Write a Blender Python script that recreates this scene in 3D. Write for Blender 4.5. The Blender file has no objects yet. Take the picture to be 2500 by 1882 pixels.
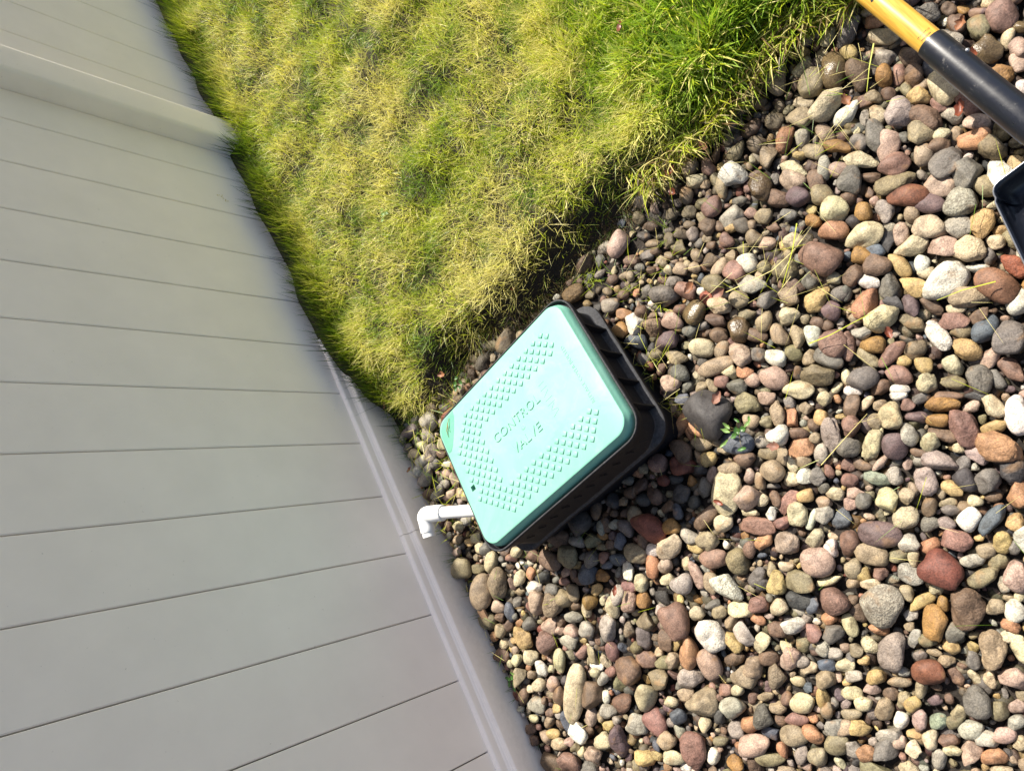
import bpy, bmesh, math, random
import numpy as np
from mathutils import Vector, Matrix
rng = np.random.default_rng(7)
random.seed(7)
S = bpy.context.scene
COL = S.collection

# ---------------------------------------------------------------- camera, sky, sun, exposure
cam = bpy.data.objects.new('camera', bpy.data.cameras.new('camera'))
COL.objects.link(cam)
cam.data.sensor_width = 36.0
cam.data.lens = 25.63
cam.data.clip_start = 0.05
cam.data.clip_end = 400
_R = Matrix(((-0.63795, -0.58411, -0.50182), (0.43066, -0.81084, 0.39632), (-0.63839, 0.03671, 0.76884)))
cam.matrix_world = Matrix.Translation((0, 0, 1.32)) @ _R.to_4x4()
S.camera = cam
LIGHT = Vector((-0.0232, 0.82, -1.0)).normalized()      # the way the sunlight travels
w = bpy.data.worlds.new('World'); S.world = w; w.use_nodes = True
wn = w.node_tree
sky = wn.nodes.new('ShaderNodeTexSky'); sky.sky_type = 'NISHITA'; sky.sun_disc = False
sky.sun_elevation = math.radians(50.6); sky.sun_rotation = math.radians(180)
sky.air_density = 1.0; sky.dust_density = 3.0; sky.ozone_density = 0.5
wn.links.new(sky.outputs[0], wn.nodes['Background'].inputs[0])
wn.nodes['Background'].inputs[1].default_value = 0.085
sl = bpy.data.lights.new('sun', 'SUN'); sl.energy = 5.0; sl.angle = math.radians(0.5); sl.color = (1, 0.94, 0.83)
so = bpy.data.objects.new('sun', sl); COL.objects.link(so)
so.rotation_euler = LIGHT.to_track_quat('-Z', 'Y').to_euler(); so.location = (0, -8, 10)
S.view_settings.view_transform = 'Standard'; S.view_settings.look = 'None'
S.view_settings.exposure = 0.98; S.view_settings.gamma = 1.0; S.view_settings.use_curve_mapping = False

# ---------------------------------------------------------------- helpers
def lin(r, g, b):
    f = lambda c: (c / 255 / 12.92) if c / 255 <= 0.04045 else ((c / 255 + 0.055) / 1.055) ** 2.4
    return (f(r), f(g), f(b))

def tag(o, label=None, cat=None, group=None, kind=None):
    if label: o['label'] = label
    if cat: o['category'] = cat
    if group: o['group'] = group
    if kind: o['kind'] = kind
    return o

def link(name, me, mat=None, parent=None, loc=None, rot=None, scale=None):
    o = bpy.data.objects.new(name, me); COL.objects.link(o)
    if mat and me is not None and not me.materials: me.materials.append(mat)
    if parent: o.parent = parent
    if loc is not None: o.location = loc
    if rot is not None: o.rotation_euler = rot
    if scale is not None: o.scale = scale
    return o

def empty(name, loc=(0, 0, 0), mw=None):
    o = bpy.data.objects.new(name, None); COL.objects.link(o); o.empty_display_size = 0.05
    if mw is not None: o.matrix_world = mw
    else: o.location = loc
    return o

def np_mesh(name, V, F, smooth=True, colors=None):
    """V (n,3); F list of (m,k) int arrays"""
    me = bpy.data.meshes.new(name)
    V = np.ascontiguousarray(V, dtype=np.float32)
    me.vertices.add(len(V)); me.vertices.foreach_set('co', V.ravel())
    nl = sum(f.size for f in F); nf = sum(len(f) for f in F)
    me.loops.add(nl); me.polygons.add(nf)
    li = np.concatenate([f.ravel() for f in F]).astype(np.int32)
    tot = np.concatenate([np.full(len(f), f.shape[1]) for f in F]).astype(np.int32)
    st = np.concatenate([[0], np.cumsum(tot)[:-1]]).astype(np.int32)
    me.loops.foreach_set('vertex_index', li)
    me.polygons.foreach_set('loop_start', st)
    me.polygons.foreach_set('loop_total', tot)
    me.update(calc_edges=True)
    if smooth: me.polygons.foreach_set('use_smooth', np.ones(nf, bool))
    if colors is not None:
        a = me.attributes.new('tone', 'FLOAT_COLOR', 'POINT')
        a.data.foreach_set('color', np.ascontiguousarray(colors, dtype=np.float32).ravel())
    me.validate(); me.update()
    return me

def bm_mesh(name, bm, smooth=False):
    me = bpy.data.meshes.new(name)
    bmesh.ops.recalc_face_normals(bm, faces=bm.faces)
    bm.to_mesh(me); bm.free()
    if smooth:
        for p in me.polygons: p.use_smooth = True
    return me

def sharp(me, ang=35):
    """smooth shading with hard edges past an angle"""
    me.polygons.foreach_set('use_smooth', np.ones(len(me.polygons), bool))
    me.set_sharp_from_angle(angle=math.radians(ang))
    return me

def rounded_rect(hx, hy, r, n=8):
    pts = []
    for cx, cy, a0 in ((hx - r, hy - r, 0), (-hx + r, hy - r, 90), (-hx + r, -hy + r, 180), (hx - r, -hy + r, 270)):
        for i in range(n + 1):
            a = math.radians(a0 + 90 * i / n)
            pts.append((cx + r * math.cos(a), cy + r * math.sin(a)))
    return pts

def tube(path, radii, n=24, cap=(True, True)):
    """sweep a circle along a path; returns bmesh"""
    bm = bmesh.new(); P = [Vector(p) for p in path]; rings = []
    up = Vector((0, 0, 1)) if abs((P[1] - P[0]).normalized().z) < 0.9 else Vector((1, 0, 0))
    for i, p in enumerate(P):
        d = (P[min(i + 1, len(P) - 1)] - P[max(i - 1, 0)])
        if d.length < 1e-9: d = P[-1] - P[0]
        d.normalize()
        x = up.cross(d).normalized(); y = d.cross(x)
        rings.append([bm.verts.new(p + (x * math.cos(2 * math.pi * k / n) + y * math.sin(2 * math.pi * k / n)) * radii[i]) for k in range(n)])
    for a, b in zip(rings, rings[1:]):
        for k in range(n):
            bm.faces.new((a[k], a[(k + 1) % n], b[(k + 1) % n], b[k]))
    if cap[0]: bm.faces.new(rings[0][::-1])
    if cap[1]: bm.faces.new(rings[-1])
    return bm

def add_box(bm, lo, hi, bev=0.0):
    r = bmesh.ops.create_cube(bm, size=1)
    c = [(a + b) / 2 for a, b in zip(lo, hi)]; s = [b - a for a, b in zip(lo, hi)]
    for v in r['verts']: v.co = Vector((v.co.x * s[0] + c[0], v.co.y * s[1] + c[1], v.co.z * s[2] + c[2]))
    if bev:
        es = list({e for v in r['verts'] for e in v.link_edges})
        bmesh.ops.bevel(bm, geom=es, offset=bev, segments=2, affect='EDGES', profile=0.5)

# cheap smooth noise in numpy
class Noise:
    def __init__(s, seed, freq, dims=3, k=10):
        r = np.random.default_rng(seed)
        d = r.normal(size=(k, dims)); d /= np.linalg.norm(d, axis=1)[:, None]
        s.w = d * freq * r.uniform(0.6, 1.5, (k, 1)); s.p = r.uniform(0, 6.28, k); s.k = k
    def __call__(s, X):
        return np.cos(X @ s.w.T + s.p).sum(1) / math.sqrt(s.k / 2.0)

def sstep(a, b, x):
    t = np.clip((x - a) / (b - a), 0, 1); return t * t * (3 - 2 * t)

# ---------------------------------------------------------------- materials
def new_mat(name):
    m = bpy.data.materials.new(name); m.use_nodes = True
    return m, m.node_tree, m.node_tree.nodes['Principled BSDF']

def mix_col(nt, fac, a, b, mode='MIX'):
    n = nt.nodes.new('ShaderNodeMix'); n.data_type = 'RGBA'; n.blend_type = mode
    for sock, v in ((n.inputs[0], fac), (n.inputs[6], a), (n.inputs[7], b)):
        if isinstance(v, (int, float)): sock.default_value = v
        elif isinstance(v, tuple): sock.default_value = (*v[:3], 1)
        else: nt.links.new(v, sock)
    return n.outputs[2]

def noise(nt, vec, scale, detail=3, rough=0.5, dist=0.0):
    n = nt.nodes.new('ShaderNodeTexNoise'); n.inputs['Scale'].default_value = scale
    n.inputs['Detail'].default_value = detail; n.inputs['Roughness'].default_value = rough
    n.inputs['Distortion'].default_value = dist
    if vec is not None: nt.links.new(vec, n.inputs['Vector'])
    return n.outputs[0]

def ramp(nt, v, stops):
    r = nt.nodes.new('ShaderNodeValToRGB'); nt.links.new(v, r.inputs[0])
    el = r.color_ramp.elements
    while len(el) < len(stops): el.new(0.5)
    for e, (p, c) in zip(el, stops):
        e.position = p; e.color = (*(c if isinstance(c, tuple) else (c, c, c)), 1)
    return r.outputs[0]

def math_n(nt, op, a, b=None, c=None):
    n = nt.nodes.new('ShaderNodeMath'); n.operation = op
    for i, v in enumerate((a, b, c)):
        if v is None: continue
        if isinstance(v, (int, float)): n.inputs[i].default_value = v
        else: nt.links.new(v, n.inputs[i])
    return n.outputs[0]

def bump(nt, h, strength, dist, normal=None):
    b = nt.nodes.new('ShaderNodeBump'); b.inputs['Distance'].default_value = dist
    if isinstance(strength, (int, float)): b.inputs['Strength'].default_value = strength
    else: nt.links.new(strength, b.inputs['Strength'])
    nt.links.new(h, b.inputs['Height'])
    if normal is not None: nt.links.new(normal, b.inputs['Normal'])
    return b.outputs[0]

def world_pos(nt):
    return nt.nodes.new('ShaderNodeNewGeometry').outputs['Position']

def stone_mat(name, from_object):
    m, nt, p = new_mat(name)
    pos = world_pos(nt)
    if from_object:
        oi = nt.nodes.new('ShaderNodeObjectInfo'); base = oi.outputs['Color']; al = oi.outputs['Alpha']
    else:
        at = nt.nodes.new('ShaderNodeAttribute'); at.attribute_name = 'tone'; base = at.outputs['Color']; al = at.outputs['Alpha']
    # broad mottling, fine grain, dark specks and pale dusty film
    n1 = noise(nt, pos, 55, 4, 0.6, 0.6); n2 = noise(nt, pos, 420, 4, 0.7); n3 = noise(nt, pos, 150, 3, 0.6)
    c = mix_col(nt, 1.0, base, ramp(nt, n1, [(0.28, (0.50, 0.46, 0.42)), (0.5, (1.0, 1.0, 1.0)), (0.72, (1.35, 1.32, 1.25))]), 'MULTIPLY')
    c = mix_col(nt, 1.0, c, ramp(nt, n2, [(0.3, (0.48, 0.47, 0.46)), (0.52, (1.0, 1.0, 1.0)), (0.7, (1.4, 1.38, 1.34))]), 'MULTIPLY')
    tex = math_n(nt, 'FRACT', al)
    vor = nt.nodes.new('ShaderNodeTexVoronoi'); vor.inputs['Scale'].default_value = 330
    nt.links.new(pos, vor.inputs['Vector'])
    spk = math_n(nt, 'MULTIPLY', ramp(nt, vor.outputs['Distance'], [(0.1, 1.0), (0.28, 0.0)]), math_n(nt, 'MULTIPLY', math_n(nt, 'GREATER_THAN', tex, 0.55), 0.75))
    c = mix_col(nt, spk, c, (0.03, 0.028, 0.026))
    # veins
    nv = noise(nt, pos, 38, 5, 0.6, 1.8)
    vein = math_n(nt, 'MULTIPLY', ramp(nt, nv, [(0.44, 0.0), (0.5, 1.0), (0.56, 0.0)]), math_n(nt, 'MULTIPLY', math_n(nt, 'GREATER_THAN', tex, 0.75), 0.6))
    c = mix_col(nt, vein, c, mix_col(nt, 1.0, base, (0.35, 0.3, 0.25), 'MULTIPLY'))
    # rusty / pale stains in patches
    st = math_n(nt, 'MULTIPLY', ramp(nt, noise(nt, pos, 24, 3, 0.5, 0.4), [(0.62, 0.0), (0.7, 1.0)]), 0.4)
    c = mix_col(nt, st, c, (0.30, 0.17, 0.075))
    nt.links.new(c, p.inputs['Base Color'])
    wet = math_n(nt, 'GREATER_THAN', al, 1.05)
    ro = math_n(nt, 'SUBTRACT', math_n(nt, 'ADD', math_n(nt, 'MULTIPLY', n3, 0.25), 0.52), math_n(nt, 'MULTIPLY', wet, 0.42))
    nt.links.new(ro, p.inputs['Roughness'])
    p.inputs['Specular IOR Level'].default_value = 0.4
    b1 = bump(nt, n3, math_n(nt, 'ADD', math_n(nt, 'MULTIPLY', tex, 1.2), 0.2), 0.0030)
    b2 = bump(nt, n2, math_n(nt, 'ADD', math_n(nt, 'MULTIPLY', tex, 1.0), 0.3), 0.0011, b1)
    nt.links.new(b2, p.inputs['Normal'])
    return m

M = {}
M['stone'] = stone_mat('river_stone', True)
M['stone_mass'] = stone_mat('river_stone_mass', False)

m, nt, p = new_mat('soil'); pos = world_pos(nt)
n1 = noise(nt, pos, 30, 5, 0.65); n2 = noise(nt, pos, 260, 4, 0.7)
c = ramp(nt, n1, [(0.3, (0.008, 0.006, 0.004)), (0.6, (0.022, 0.015, 0.010)), (0.8, (0.05, 0.035, 0.024))])
nt.links.new(mix_col(nt, 1.0, c, ramp(nt, n2, [(0.3, 0.5), (0.7, 1.4)]), 'MULTIPLY'), p.inputs['Base Color'])
p.inputs['Roughness'].default_value = 0.85
nt.links.new(bump(nt, n2, 0.9, 0.003, bump(nt, n1, 0.8, 0.01)), p.inputs['Normal'])
M['soil'] = m

m, nt, p = new_mat('thatch'); pos = world_pos(nt)
n1 = noise(nt, pos, 14, 4, 0.6); n2 = noise(nt, pos, 300, 4, 0.75, 1.0)
c = ramp(nt, n1, [(0.3, (0.025, 0.022, 0.009)), (0.7, (0.07, 0.058, 0.022))])
nt.links.new(mix_col(nt, 1.0, c, ramp(nt, n2, [(0.3, 0.35), (0.7, 1.5)]), 'MULTIPLY'), p.inputs['Base Color'])
p.inputs['Roughness'].default_value = 0.9
nt.links.new(bump(nt, n2, 1.0, 0.006), p.inputs['Normal'])
M['thatch'] = m

def grass_mat(name):
    m, nt, p = new_mat(name)
    at = nt.nodes.new('ShaderNodeAttribute'); at.attribute_name = 'tone'
    p.inputs['Roughness'].default_value = 0.42
    p.inputs['Specular IOR Level'].default_value = 0.45
    nt.links.new(at.outputs['Color'], p.inputs['Base Color'])
    tr = nt.nodes.new('ShaderNodeBsdfTranslucent'); nt.links.new(mix_col(nt, 1.0, at.outputs['Color'], (1.1, 1.15, 0.55), 'MULTIPLY'), tr.inputs[0])
    mx = nt.nodes.new('ShaderNodeMixShader'); mx.inputs[0].default_value = 0.38
    nt.links.new(p.outputs[0], mx.inputs[1]); nt.links.new(tr.outputs[0], mx.inputs[2])
    nt.links.new(mx.outputs[0], nt.nodes['Material Output'].inputs[0])
    return m
M['grass'] = grass_mat('grass_blade')

m, nt, p = new_mat('vinyl'); pos = world_pos(nt)
n1 = noise(nt, pos, 2.2, 3, 0.5); n2 = noise(nt, pos, 90, 3, 0.6); n3 = noise(nt, pos, 9, 4, 0.6)
c = mix_col(nt, 1.0, (0.92, 0.845, 0.775), ramp(nt, n3, [(0.3, 0.96), (0.7, 1.02)]), 'MULTIPLY')
spx = math_n(nt, 'MULTIPLY', ramp(nt, noise(nt, pos, 160, 2, 0.5), [(0.74, 0.0), (0.78, 1.0)]), 0.35)
c = mix_col(nt, spx, c, (0.25, 0.21, 0.16))
# splashed soil near the ground
sx = nt.nodes.new('ShaderNodeSeparateXYZ'); nt.links.new(pos, sx.inputs[0])
dirt = math_n(nt, 'MULTIPLY', ramp(nt, math_n(nt, 'ADD', sx.outputs[2], math_n(nt, 'MULTIPLY', n3, -0.06)), [(0.0, 0.28), (0.06, 0.0)]), n2)
c = mix_col(nt, dirt, c, (0.22, 0.17, 0.12))
nt.links.new(c, p.inputs['Base Color']); p.inputs['Roughness'].default_value = 0.5
p.inputs['Specular IOR Level'].default_value = 0.3
nt.links.new(bump(nt, n1, 0.25, 0.01, bump(nt, n2, 0.03, 0.0006)), p.inputs['Normal'])
M['vinyl'] = m

def plain(name, col, rough, bscale=0, bst=0.0, bd=0.001, metal=0.0, spec=0.5, vary=0.0):
    m, nt, p = new_mat(name); pos = world_pos(nt)
    if vary:
        n = noise(nt, pos, bscale * 0.25 + 4, 4, 0.6)
        nt.links.new(mix_col(nt, 1.0, col, ramp(nt, n, [(0.3, 1 - vary), (0.7, 1 + vary)]), 'MULTIPLY'), p.inputs['Base Color'])
    else: p.inputs['Base Color'].default_value = (*col, 1)
    p.inputs['Roughness'].default_value = rough; p.inputs['Metallic'].default_value = metal
    p.inputs['Specular IOR Level'].default_value = spec
    if bst: nt.links.new(bump(nt, noise(nt, pos, bscale, 4, 0.65), bst, bd), p.inputs['Normal'])
    return m

M['gap'] = plain('seam_tongue', (0.20, 0.16, 0.12), 0.7)
M['dusty_plastic'] = plain('dusty_black_plastic', (0.030, 0.030, 0.034), 0.75, 700, 0.9, 0.0012, vary=0.5)
M['pvc'] = plain('white_pvc', (0.80, 0.80, 0.78), 0.28, 60, 0.06, 0.001, vary=0.04)
M['pvc_in'] = plain('dirty_pvc_bore', (0.20, 0.13, 0.07), 0.8, 200, 0.5, 0.001, vary=0.4)
M['black_plastic'] = plain('black_plastic', (0.008, 0.008, 0.011), 0.6, 900, 0.35, 0.0006, spec=0.2, vary=0.3)

# mint green lid: moulded plastic, slightly cloudy, a little dust
m, nt, p = new_mat('mint_plastic'); pos = world_pos(nt)
n1 = noise(nt, pos, 12, 4, 0.6, 0.8); n2 = noise(nt, pos, 70, 3, 0.6)
c = ramp(nt, n1, [(0.3, (0.165, 0.405, 0.315)), (0.5, (0.185, 0.43, 0.335)), (0.7, (0.215, 0.45, 0.36))])
dust = math_n(nt, 'MULTIPLY', ramp(nt, noise(nt, pos, 34, 5, 0.65, 0.5), [(0.55, 0.0), (0.75, 1.0)]), 0.16)
c = mix_col(nt, dust, c, (0.42, 0.52, 0.42))
nt.links.new(c, p.inputs['Base Color']); p.inputs['Roughness'].default_value = 0.5; p.inputs['Specular IOR Level'].default_value = 0.3
nt.links.new(bump(nt, n1, 0.35, 0.004, bump(nt, n2, 0.10, 0.001)), p.inputs['Normal'])
M['mint'] = m

m, nt, p = new_mat('puddle_water')
p.inputs['Roughness'].default_value = 0.03
nt.nodes.remove(p)
tp = nt.nodes.new('ShaderNodeBsdfTransparent'); tp.inputs[0].default_value = (0.80, 0.90, 0.86, 1)
gl = nt.nodes.new('ShaderNodeBsdfGlossy'); gl.inputs['Roughness'].default_value = 0.04
fr = nt.nodes.new('ShaderNodeFresnel'); fr.inputs[0].default_value = 1.33
mx = nt.nodes.new('ShaderNodeMixShader'); nt.links.new(fr.outputs[0], mx.inputs[0])
nt.links.new(tp.outputs[0], mx.inputs[1]); nt.links.new(gl.outputs[0], mx.inputs[2])
nt.links.new(mx.outputs[0], nt.nodes['Material Output'].inputs[0])
M['water'] = m

# varnished wood shaft: grain runs along Y
m, nt, p = new_mat('varnished_wood')
mp = nt.nodes.new('ShaderNodeMapping'); nt.links.new(world_pos(nt), mp.inputs[0]); mp.inputs['Scale'].default_value = (1, 0.045, 1)
g1 = noise(nt, mp.outputs[0], 260, 4, 0.6, 0.4); g2 = noise(nt, mp.outputs[0], 60, 3, 0.6)
c = ramp(nt, g1, [(0.25, (0.42, 0.21, 0.03)), (0.5, (0.60, 0.34, 0.05)), (0.75, (0.70, 0.43, 0.085))])
c = mix_col(nt, 1.0, c, ramp(nt, g2, [(0.3, 0.82), (0.7, 1.15)]), 'MULTIPLY')
nt.links.new(c, p.inputs['Base Color']); p.inputs['Roughness'].default_value = 0.3
p.inputs['Coat Weight'].default_value = 0.4; p.inputs['Coat Roughness'].default_value = 0.15
nt.links.new(bump(nt, g1, 0.12, 0.0008), p.inputs['Normal'])
M['wood'] = m

# blue-black painted steel with scuffs and dried mud
def steel(name, scuff):
    m, nt, p = new_mat(name); pos = world_pos(nt)
    n1 = noise(nt, pos, 60, 5, 0.7, 0.6); n2 = noise(nt, pos, 230, 4, 0.75)
    s = math_n(nt, 'MULTIPLY', ramp(nt, n1, [(0.56, 0.0), (0.66, 1.0)]), ramp(nt, n2, [(0.52, 0.0), (0.66, 1.0)]))
    c = mix_col(nt, math_n(nt, 'MULTIPLY', s, scuff), (0.007, 0.0085, 0.014), (0.16, 0.15, 0.14))
    nt.links.new(c, p.inputs['Base Color'])
    nt.links.new(math_n(nt, 'ADD', math_n(nt, 'MULTIPLY', n1, 0.3), 0.18), p.inputs['Roughness'])
    p.inputs['Specular IOR Level'].default_value = 0.6
    nt.links.new(bump(nt, n2, 0.12, 0.0008), p.inputs['Normal'])
    return m
M['steel'] = steel('painted_steel', 0.8)
M['steel_edge'] = plain('worn_steel_edge', (0.35, 0.35, 0.36), 0.35, 300, 0.2, 0.0006, metal=0.8)
M['ink'] = plain('black_print', (0.02, 0.015, 0.01), 0.5)
M['leaf_red'] = plain('dead_leaf_red', (0.14, 0.035, 0.015), 0.45, 220, 0.5, 0.001, vary=0.5)
M['leaf_brown'] = plain('dead_leaf_brown', (0.20, 0.085, 0.04), 0.6, 220, 0.5, 0.001, vary=0.5)
M['leaf_pink'] = plain('dead_leaf_faded', (0.19, 0.09, 0.06), 0.6, 220, 0.5, 0.001, vary=0.3)
M['leaf_green'] = plain('weed_leaf', (0.04, 0.105, 0.016), 0.4, 160, 0.3, 0.001, vary=0.35)
M['leaf_pale'] = plain('weed_leaf_pale', (0.13, 0.22, 0.05), 0.45, 160, 0.3, 0.001, vary=0.25)
M['stem'] = plain('weed_stem', (0.20, 0.16, 0.06), 0.5)
M['bark'] = plain('bark_chip', (0.17, 0.10, 0.055), 0.8, 180, 0.8, 0.002, vary=0.4)
M['twig'] = plain('dry_twig', (0.22, 0.15, 0.06), 0.7)
M['web'] = plain('pale_seed_husk', (0.70, 0.60, 0.32), 0.6)

# ---------------------------------------------------------------- terrain
nz_edge = Noise(3, 14, 1, 6); nz_g = Noise(4, 9, 2, 8); nz_h = Noise(5, 26, 2, 10)
def lawn_edge(x):
    return -0.812 + 0.016 * nz_edge(np.asarray(x).reshape(-1, 1)) + 0.03 * sstep(0.0, -0.3, np.asarray(x)) - 0.03 * sstep(1.12, 1.25, np.asarray(x))
def lawn_amount(x, y):
    return sstep(0.0, 0.07, lawn_edge(x) - y)
def ground_z(x, y):
    x = np.asarray(x, float); y = np.asarray(y, float)
    XY = np.stack([x, y], 1)
    L = lawn_amount(x, y)
    far = np.clip(-y - 0.8, 0, 2.5)
    z = -0.024 + L * (0.092 - 0.035 * sstep(0.95, 1.2, x) * sstep(-1.05, -0.9, y) + 0.066 * far + 0.004 * nz_g(XY) + 0.005 * nz_h(XY))
    return z + (1 - L) * 0.003 * nz_h(XY)

gx = np.unique(np.round(np.concatenate([[-60, -30, -15, -8, -5, -3.5, -2.6, -2.1], np.arange(-1.7, 1.9, 0.024), [2.2, 2.7, 3.5, 5, 8, 15, 30, 60]]), 4))
gy = np.unique(np.round(np.concatenate([[-60, -30, -15, -9, -6, -4.6], np.arange(-3.8, 1.5, 0.024), [1.8, 2.2, 2.8, 4, 6, 10, 20, 40, 60]]), 4))
GX, GY = np.meshgrid(gx, gy, indexing='ij')
GZ = ground_z(GX.ravel(), GY.ravel())
nx_, ny_ = len(gx), len(gy)
idx = np.arange(nx_ * ny_).reshape(nx_, ny_)
Fq = np.stack([idx[:-1, :-1], idx[1:, :-1], idx[1:, 1:], idx[:-1, 1:]], -1).reshape(-1, 4)
gme = np_mesh('ground', np.stack([GX.ravel(), GY.ravel(), GZ], 1), [Fq])
gme.materials.append(M['soil']); gme.materials.append(M['thatch'])
cy = GY.ravel()[Fq].mean(1); cx = GX.ravel()[Fq].mean(1)
gme.polygons.foreach_set('material_index', (lawn_edge(cx) - cy > 0.05).astype(np.int32))
tag(link('ground', gme), kind='structure')

# ---------------------------------------------------------------- fence
FX = 1.30                                   # face of the boards
fence = tag(empty('vinyl_fence', (FX, -0.8, 0)), 'tall pale beige vinyl privacy fence of upright boards along the left side', 'fence')
def fpart(name, me, mat):
    o = link(name, me, mat, fence); o.location = (-FX, 0.8, 0); return o

def board_mesh(y0, y1):
    """upright board: chamfered edges, face very slightly bowed"""
    g = 0.0011; ch = 0.0022; bow = 0.0007
    ys = [y0 + g, y0 + g + ch, y0 + (y1 - y0) * 0.25, (y0 + y1) / 2, y0 + (y1 - y0) * 0.75, y1 - g - ch, y1 - g]
    xs = [FX + ch, FX, FX - bow * .8, FX - bow, FX - bow * .8, FX, FX + ch]
    bm = bmesh.new(); rows = []
    for z in (0.055, 1.545):
        rows.append([bm.verts.new((x, y, z)) for x, y in zip(xs, ys)] + [bm.verts.new((FX + 0.020, y1 - g, z)), bm.verts.new((FX + 0.020, y0 + g, z))])
    n = len(rows[0])
    for k in range(n):
        bm.faces.new((rows[0][k], rows[0][(k + 1) % n], rows[1][(k + 1) % n], rows[1][k]))
    bm.faces.new(rows[0]); bm.faces.new(rows[1])
    return sharp(bm_mesh('board', bm), 25)

P0 = -1.883; P1 = -1.985                    # the post's two sides along Y
seams_near = [-0.326 - 0.16 * k for k in range(9)]            # ... to -1.606
ys = sorted([P0, -1.765] + seams_near + [-0.326 + 0.16 * k for k in range(1, 11)])
boards = list(zip(ys[:-1], ys[1:]))
yb = P1 + 0.001
far = [P1, -2.143]
while far[-1] > -5.0: far.append(far[-1] - 0.1535)
boards += [(b, a) for a, b in zip(far[:-1], far[1:])]
for a, b in boards: fpart('board', board_mesh(a, b), M['vinyl'])
bm = bmesh.new()
for a, b in boards:                          # tongues seen in the seams
    add_box(bm, (FX + 0.009, b - 0.006, 0.06), (FX + 0.0145, b + 0.006, 1.54))
fpart('seam_tongues', bm_mesh('seam_tongues', bm), M['gap'])

def sweep_y(name, prof, y0, y1, mat):
    """extrude an (x, z) profile along Y"""
    bm = bmesh.new()
    a = [bm.verts.new((x, y0, z)) for x, z in prof]; b = [bm.verts.new((x, y1, z)) for x, z in prof]
    n = len(prof)
    for k in range(n): bm.faces.new((a[k], a[(k + 1) % n], b[(k + 1) % n], b[k]))
    bm.faces.new(a[::-1]); bm.faces.new(b)
    return fpart(name, sharp(bm_mesh(name, bm), 22), mat)
def arc(cx, cz, r, a0, a1, n=5):
    return [(cx + r * math.cos(math.radians(a0 + (a1 - a0) * i / n)), cz + r * math.sin(math.radians(a0 + (a1 - a0) * i / n))) for i in range(n + 1)]
# bottom rail: rounded lip at the board, shallow cove, then a flat face down to the ground
prof = [(FX + 0.012, 0.098)] + arc(FX - 0.006, 0.092, 0.006, 90, 180, 5) + [(FX - 0.0125, 0.078), (FX - 0.0165, 0.0725), (FX - 0.0200, 0.0705)] + arc(FX - 0.0215, 0.0640, 0.006, 80, 180, 4) + [(FX - 0.0278, 0.03), (FX - 0.028, -0.06), (FX + 0.012, -0.06)]
rail_cuts = [-5.2, P1 - 0.0, None, P0 + 0.0, -0.5305, 1.3]
for y0, y1 in ((-5.2, P1 - 0.0005), (P0 + 0.0005, -0.5312), (-0.5298, 1.3)):
    sweep_y('bottom_rail', prof, y0, y1, M['vinyl'])
tprof = [(FX + 0.012, 1.50), (FX - 0.024, 1.50), (FX - 0.028, 1.504), (FX - 0.028, 1.60), (FX - 0.024, 1.606), (FX + 0.03, 1.606), (FX + 0.03, 1.50)]
for y0, y1 in ((-5.2, P1 - 0.0005), (P0 + 0.0005, 1.3)):
    sweep_y('top_rail', tprof, y0, y1, M['vinyl'])
# post with rounded corners, one piece, plus cap
bm = bmesh.new()
hx, hy = 0.0605, (P0 - P1) / 2
ring = rounded_rect(hx, hy, 0.013, 7); pc = (FX + 0.0005, (P0 + P1) / 2)
lo = [bm.verts.new((pc[0] + x, pc[1] + y, -0.15)) for x, y in ring]; hi = [bm.verts.new((pc[0] + x, pc[1] + y, 1.64)) for x, y in ring]
for k in range(len(ring)): bm.faces.new((lo[k], lo[(k + 1) % len(ring)], hi[(k + 1) % len(ring)], hi[k]))
bm.faces.new(lo); bm.faces.new(hi)
fpart('post', sharp(bm_mesh('post', bm), 30), M['vinyl'])
bm = bmesh.new(); rings = []
for ex, z in ((0.003, 1.62), (0.003, 1.635), (0.008, 1.638), (0.008, 1.645), (-0.02, 1.66), (-0.05, 1.672)):
    rr = rounded_rect(hx + ex, max(hy + ex, 0.004), min(0.014, max(hy + ex, 0.004) * .9), 5); rings.append([bm.verts.new((pc[0] + x, pc[1] + y, z)) for x, y in rr])
for a, b in zip(rings, rings[1:]):
    for k in range(len(a)): bm.faces.new((a[k], a[(k + 1) % len(a)], b[(k + 1) % len(a)], b[k]))
bm.faces.new(rings[0][::-1]); bm.faces.new(rings[-1])
fpart('post_cap', sharp(bm_mesh('post_cap', bm), 30), M['vinyl'])

# ---------------------------------------------------------------- river rocks
PAL = dict(cream=(194, 176, 134), tan=(158, 136, 102), pink=(178, 146, 124), rose=(146, 104, 88), brown=(118, 90, 68), grey=(116, 108, 98),
           dgrey=(72, 68, 66), lgrey=(164, 154, 136), white=(214, 206, 186), yellow=(190, 156, 92), ochre=(162, 116, 54), orange=(182, 124, 82),
           olive=(134, 120, 84), blue=(92, 100, 114), slate=(90, 96, 106), lilac=(152, 134, 122), purple=(112, 86, 86), brownpink=(140, 102, 86),
           red=(128, 66, 48), redbrown=(132, 76, 50), redorange=(158, 78, 48), brownorange=(146, 98, 68), teal=(132, 140, 118), wet=(112, 90, 58))
def _soft(v):
    g = sum(v) / 3; return [min(235, (g + (c - g) * 0.76) * 0.985) for c in v]
PAL = {k: np.array(lin(*_soft(v))) * 0.78 for k, v in PAL.items()}
TEX = dict(s=0.14, r=0.5, a=0.35, p=0.5, P=0.5, v=0.9, k=0.65)
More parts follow.
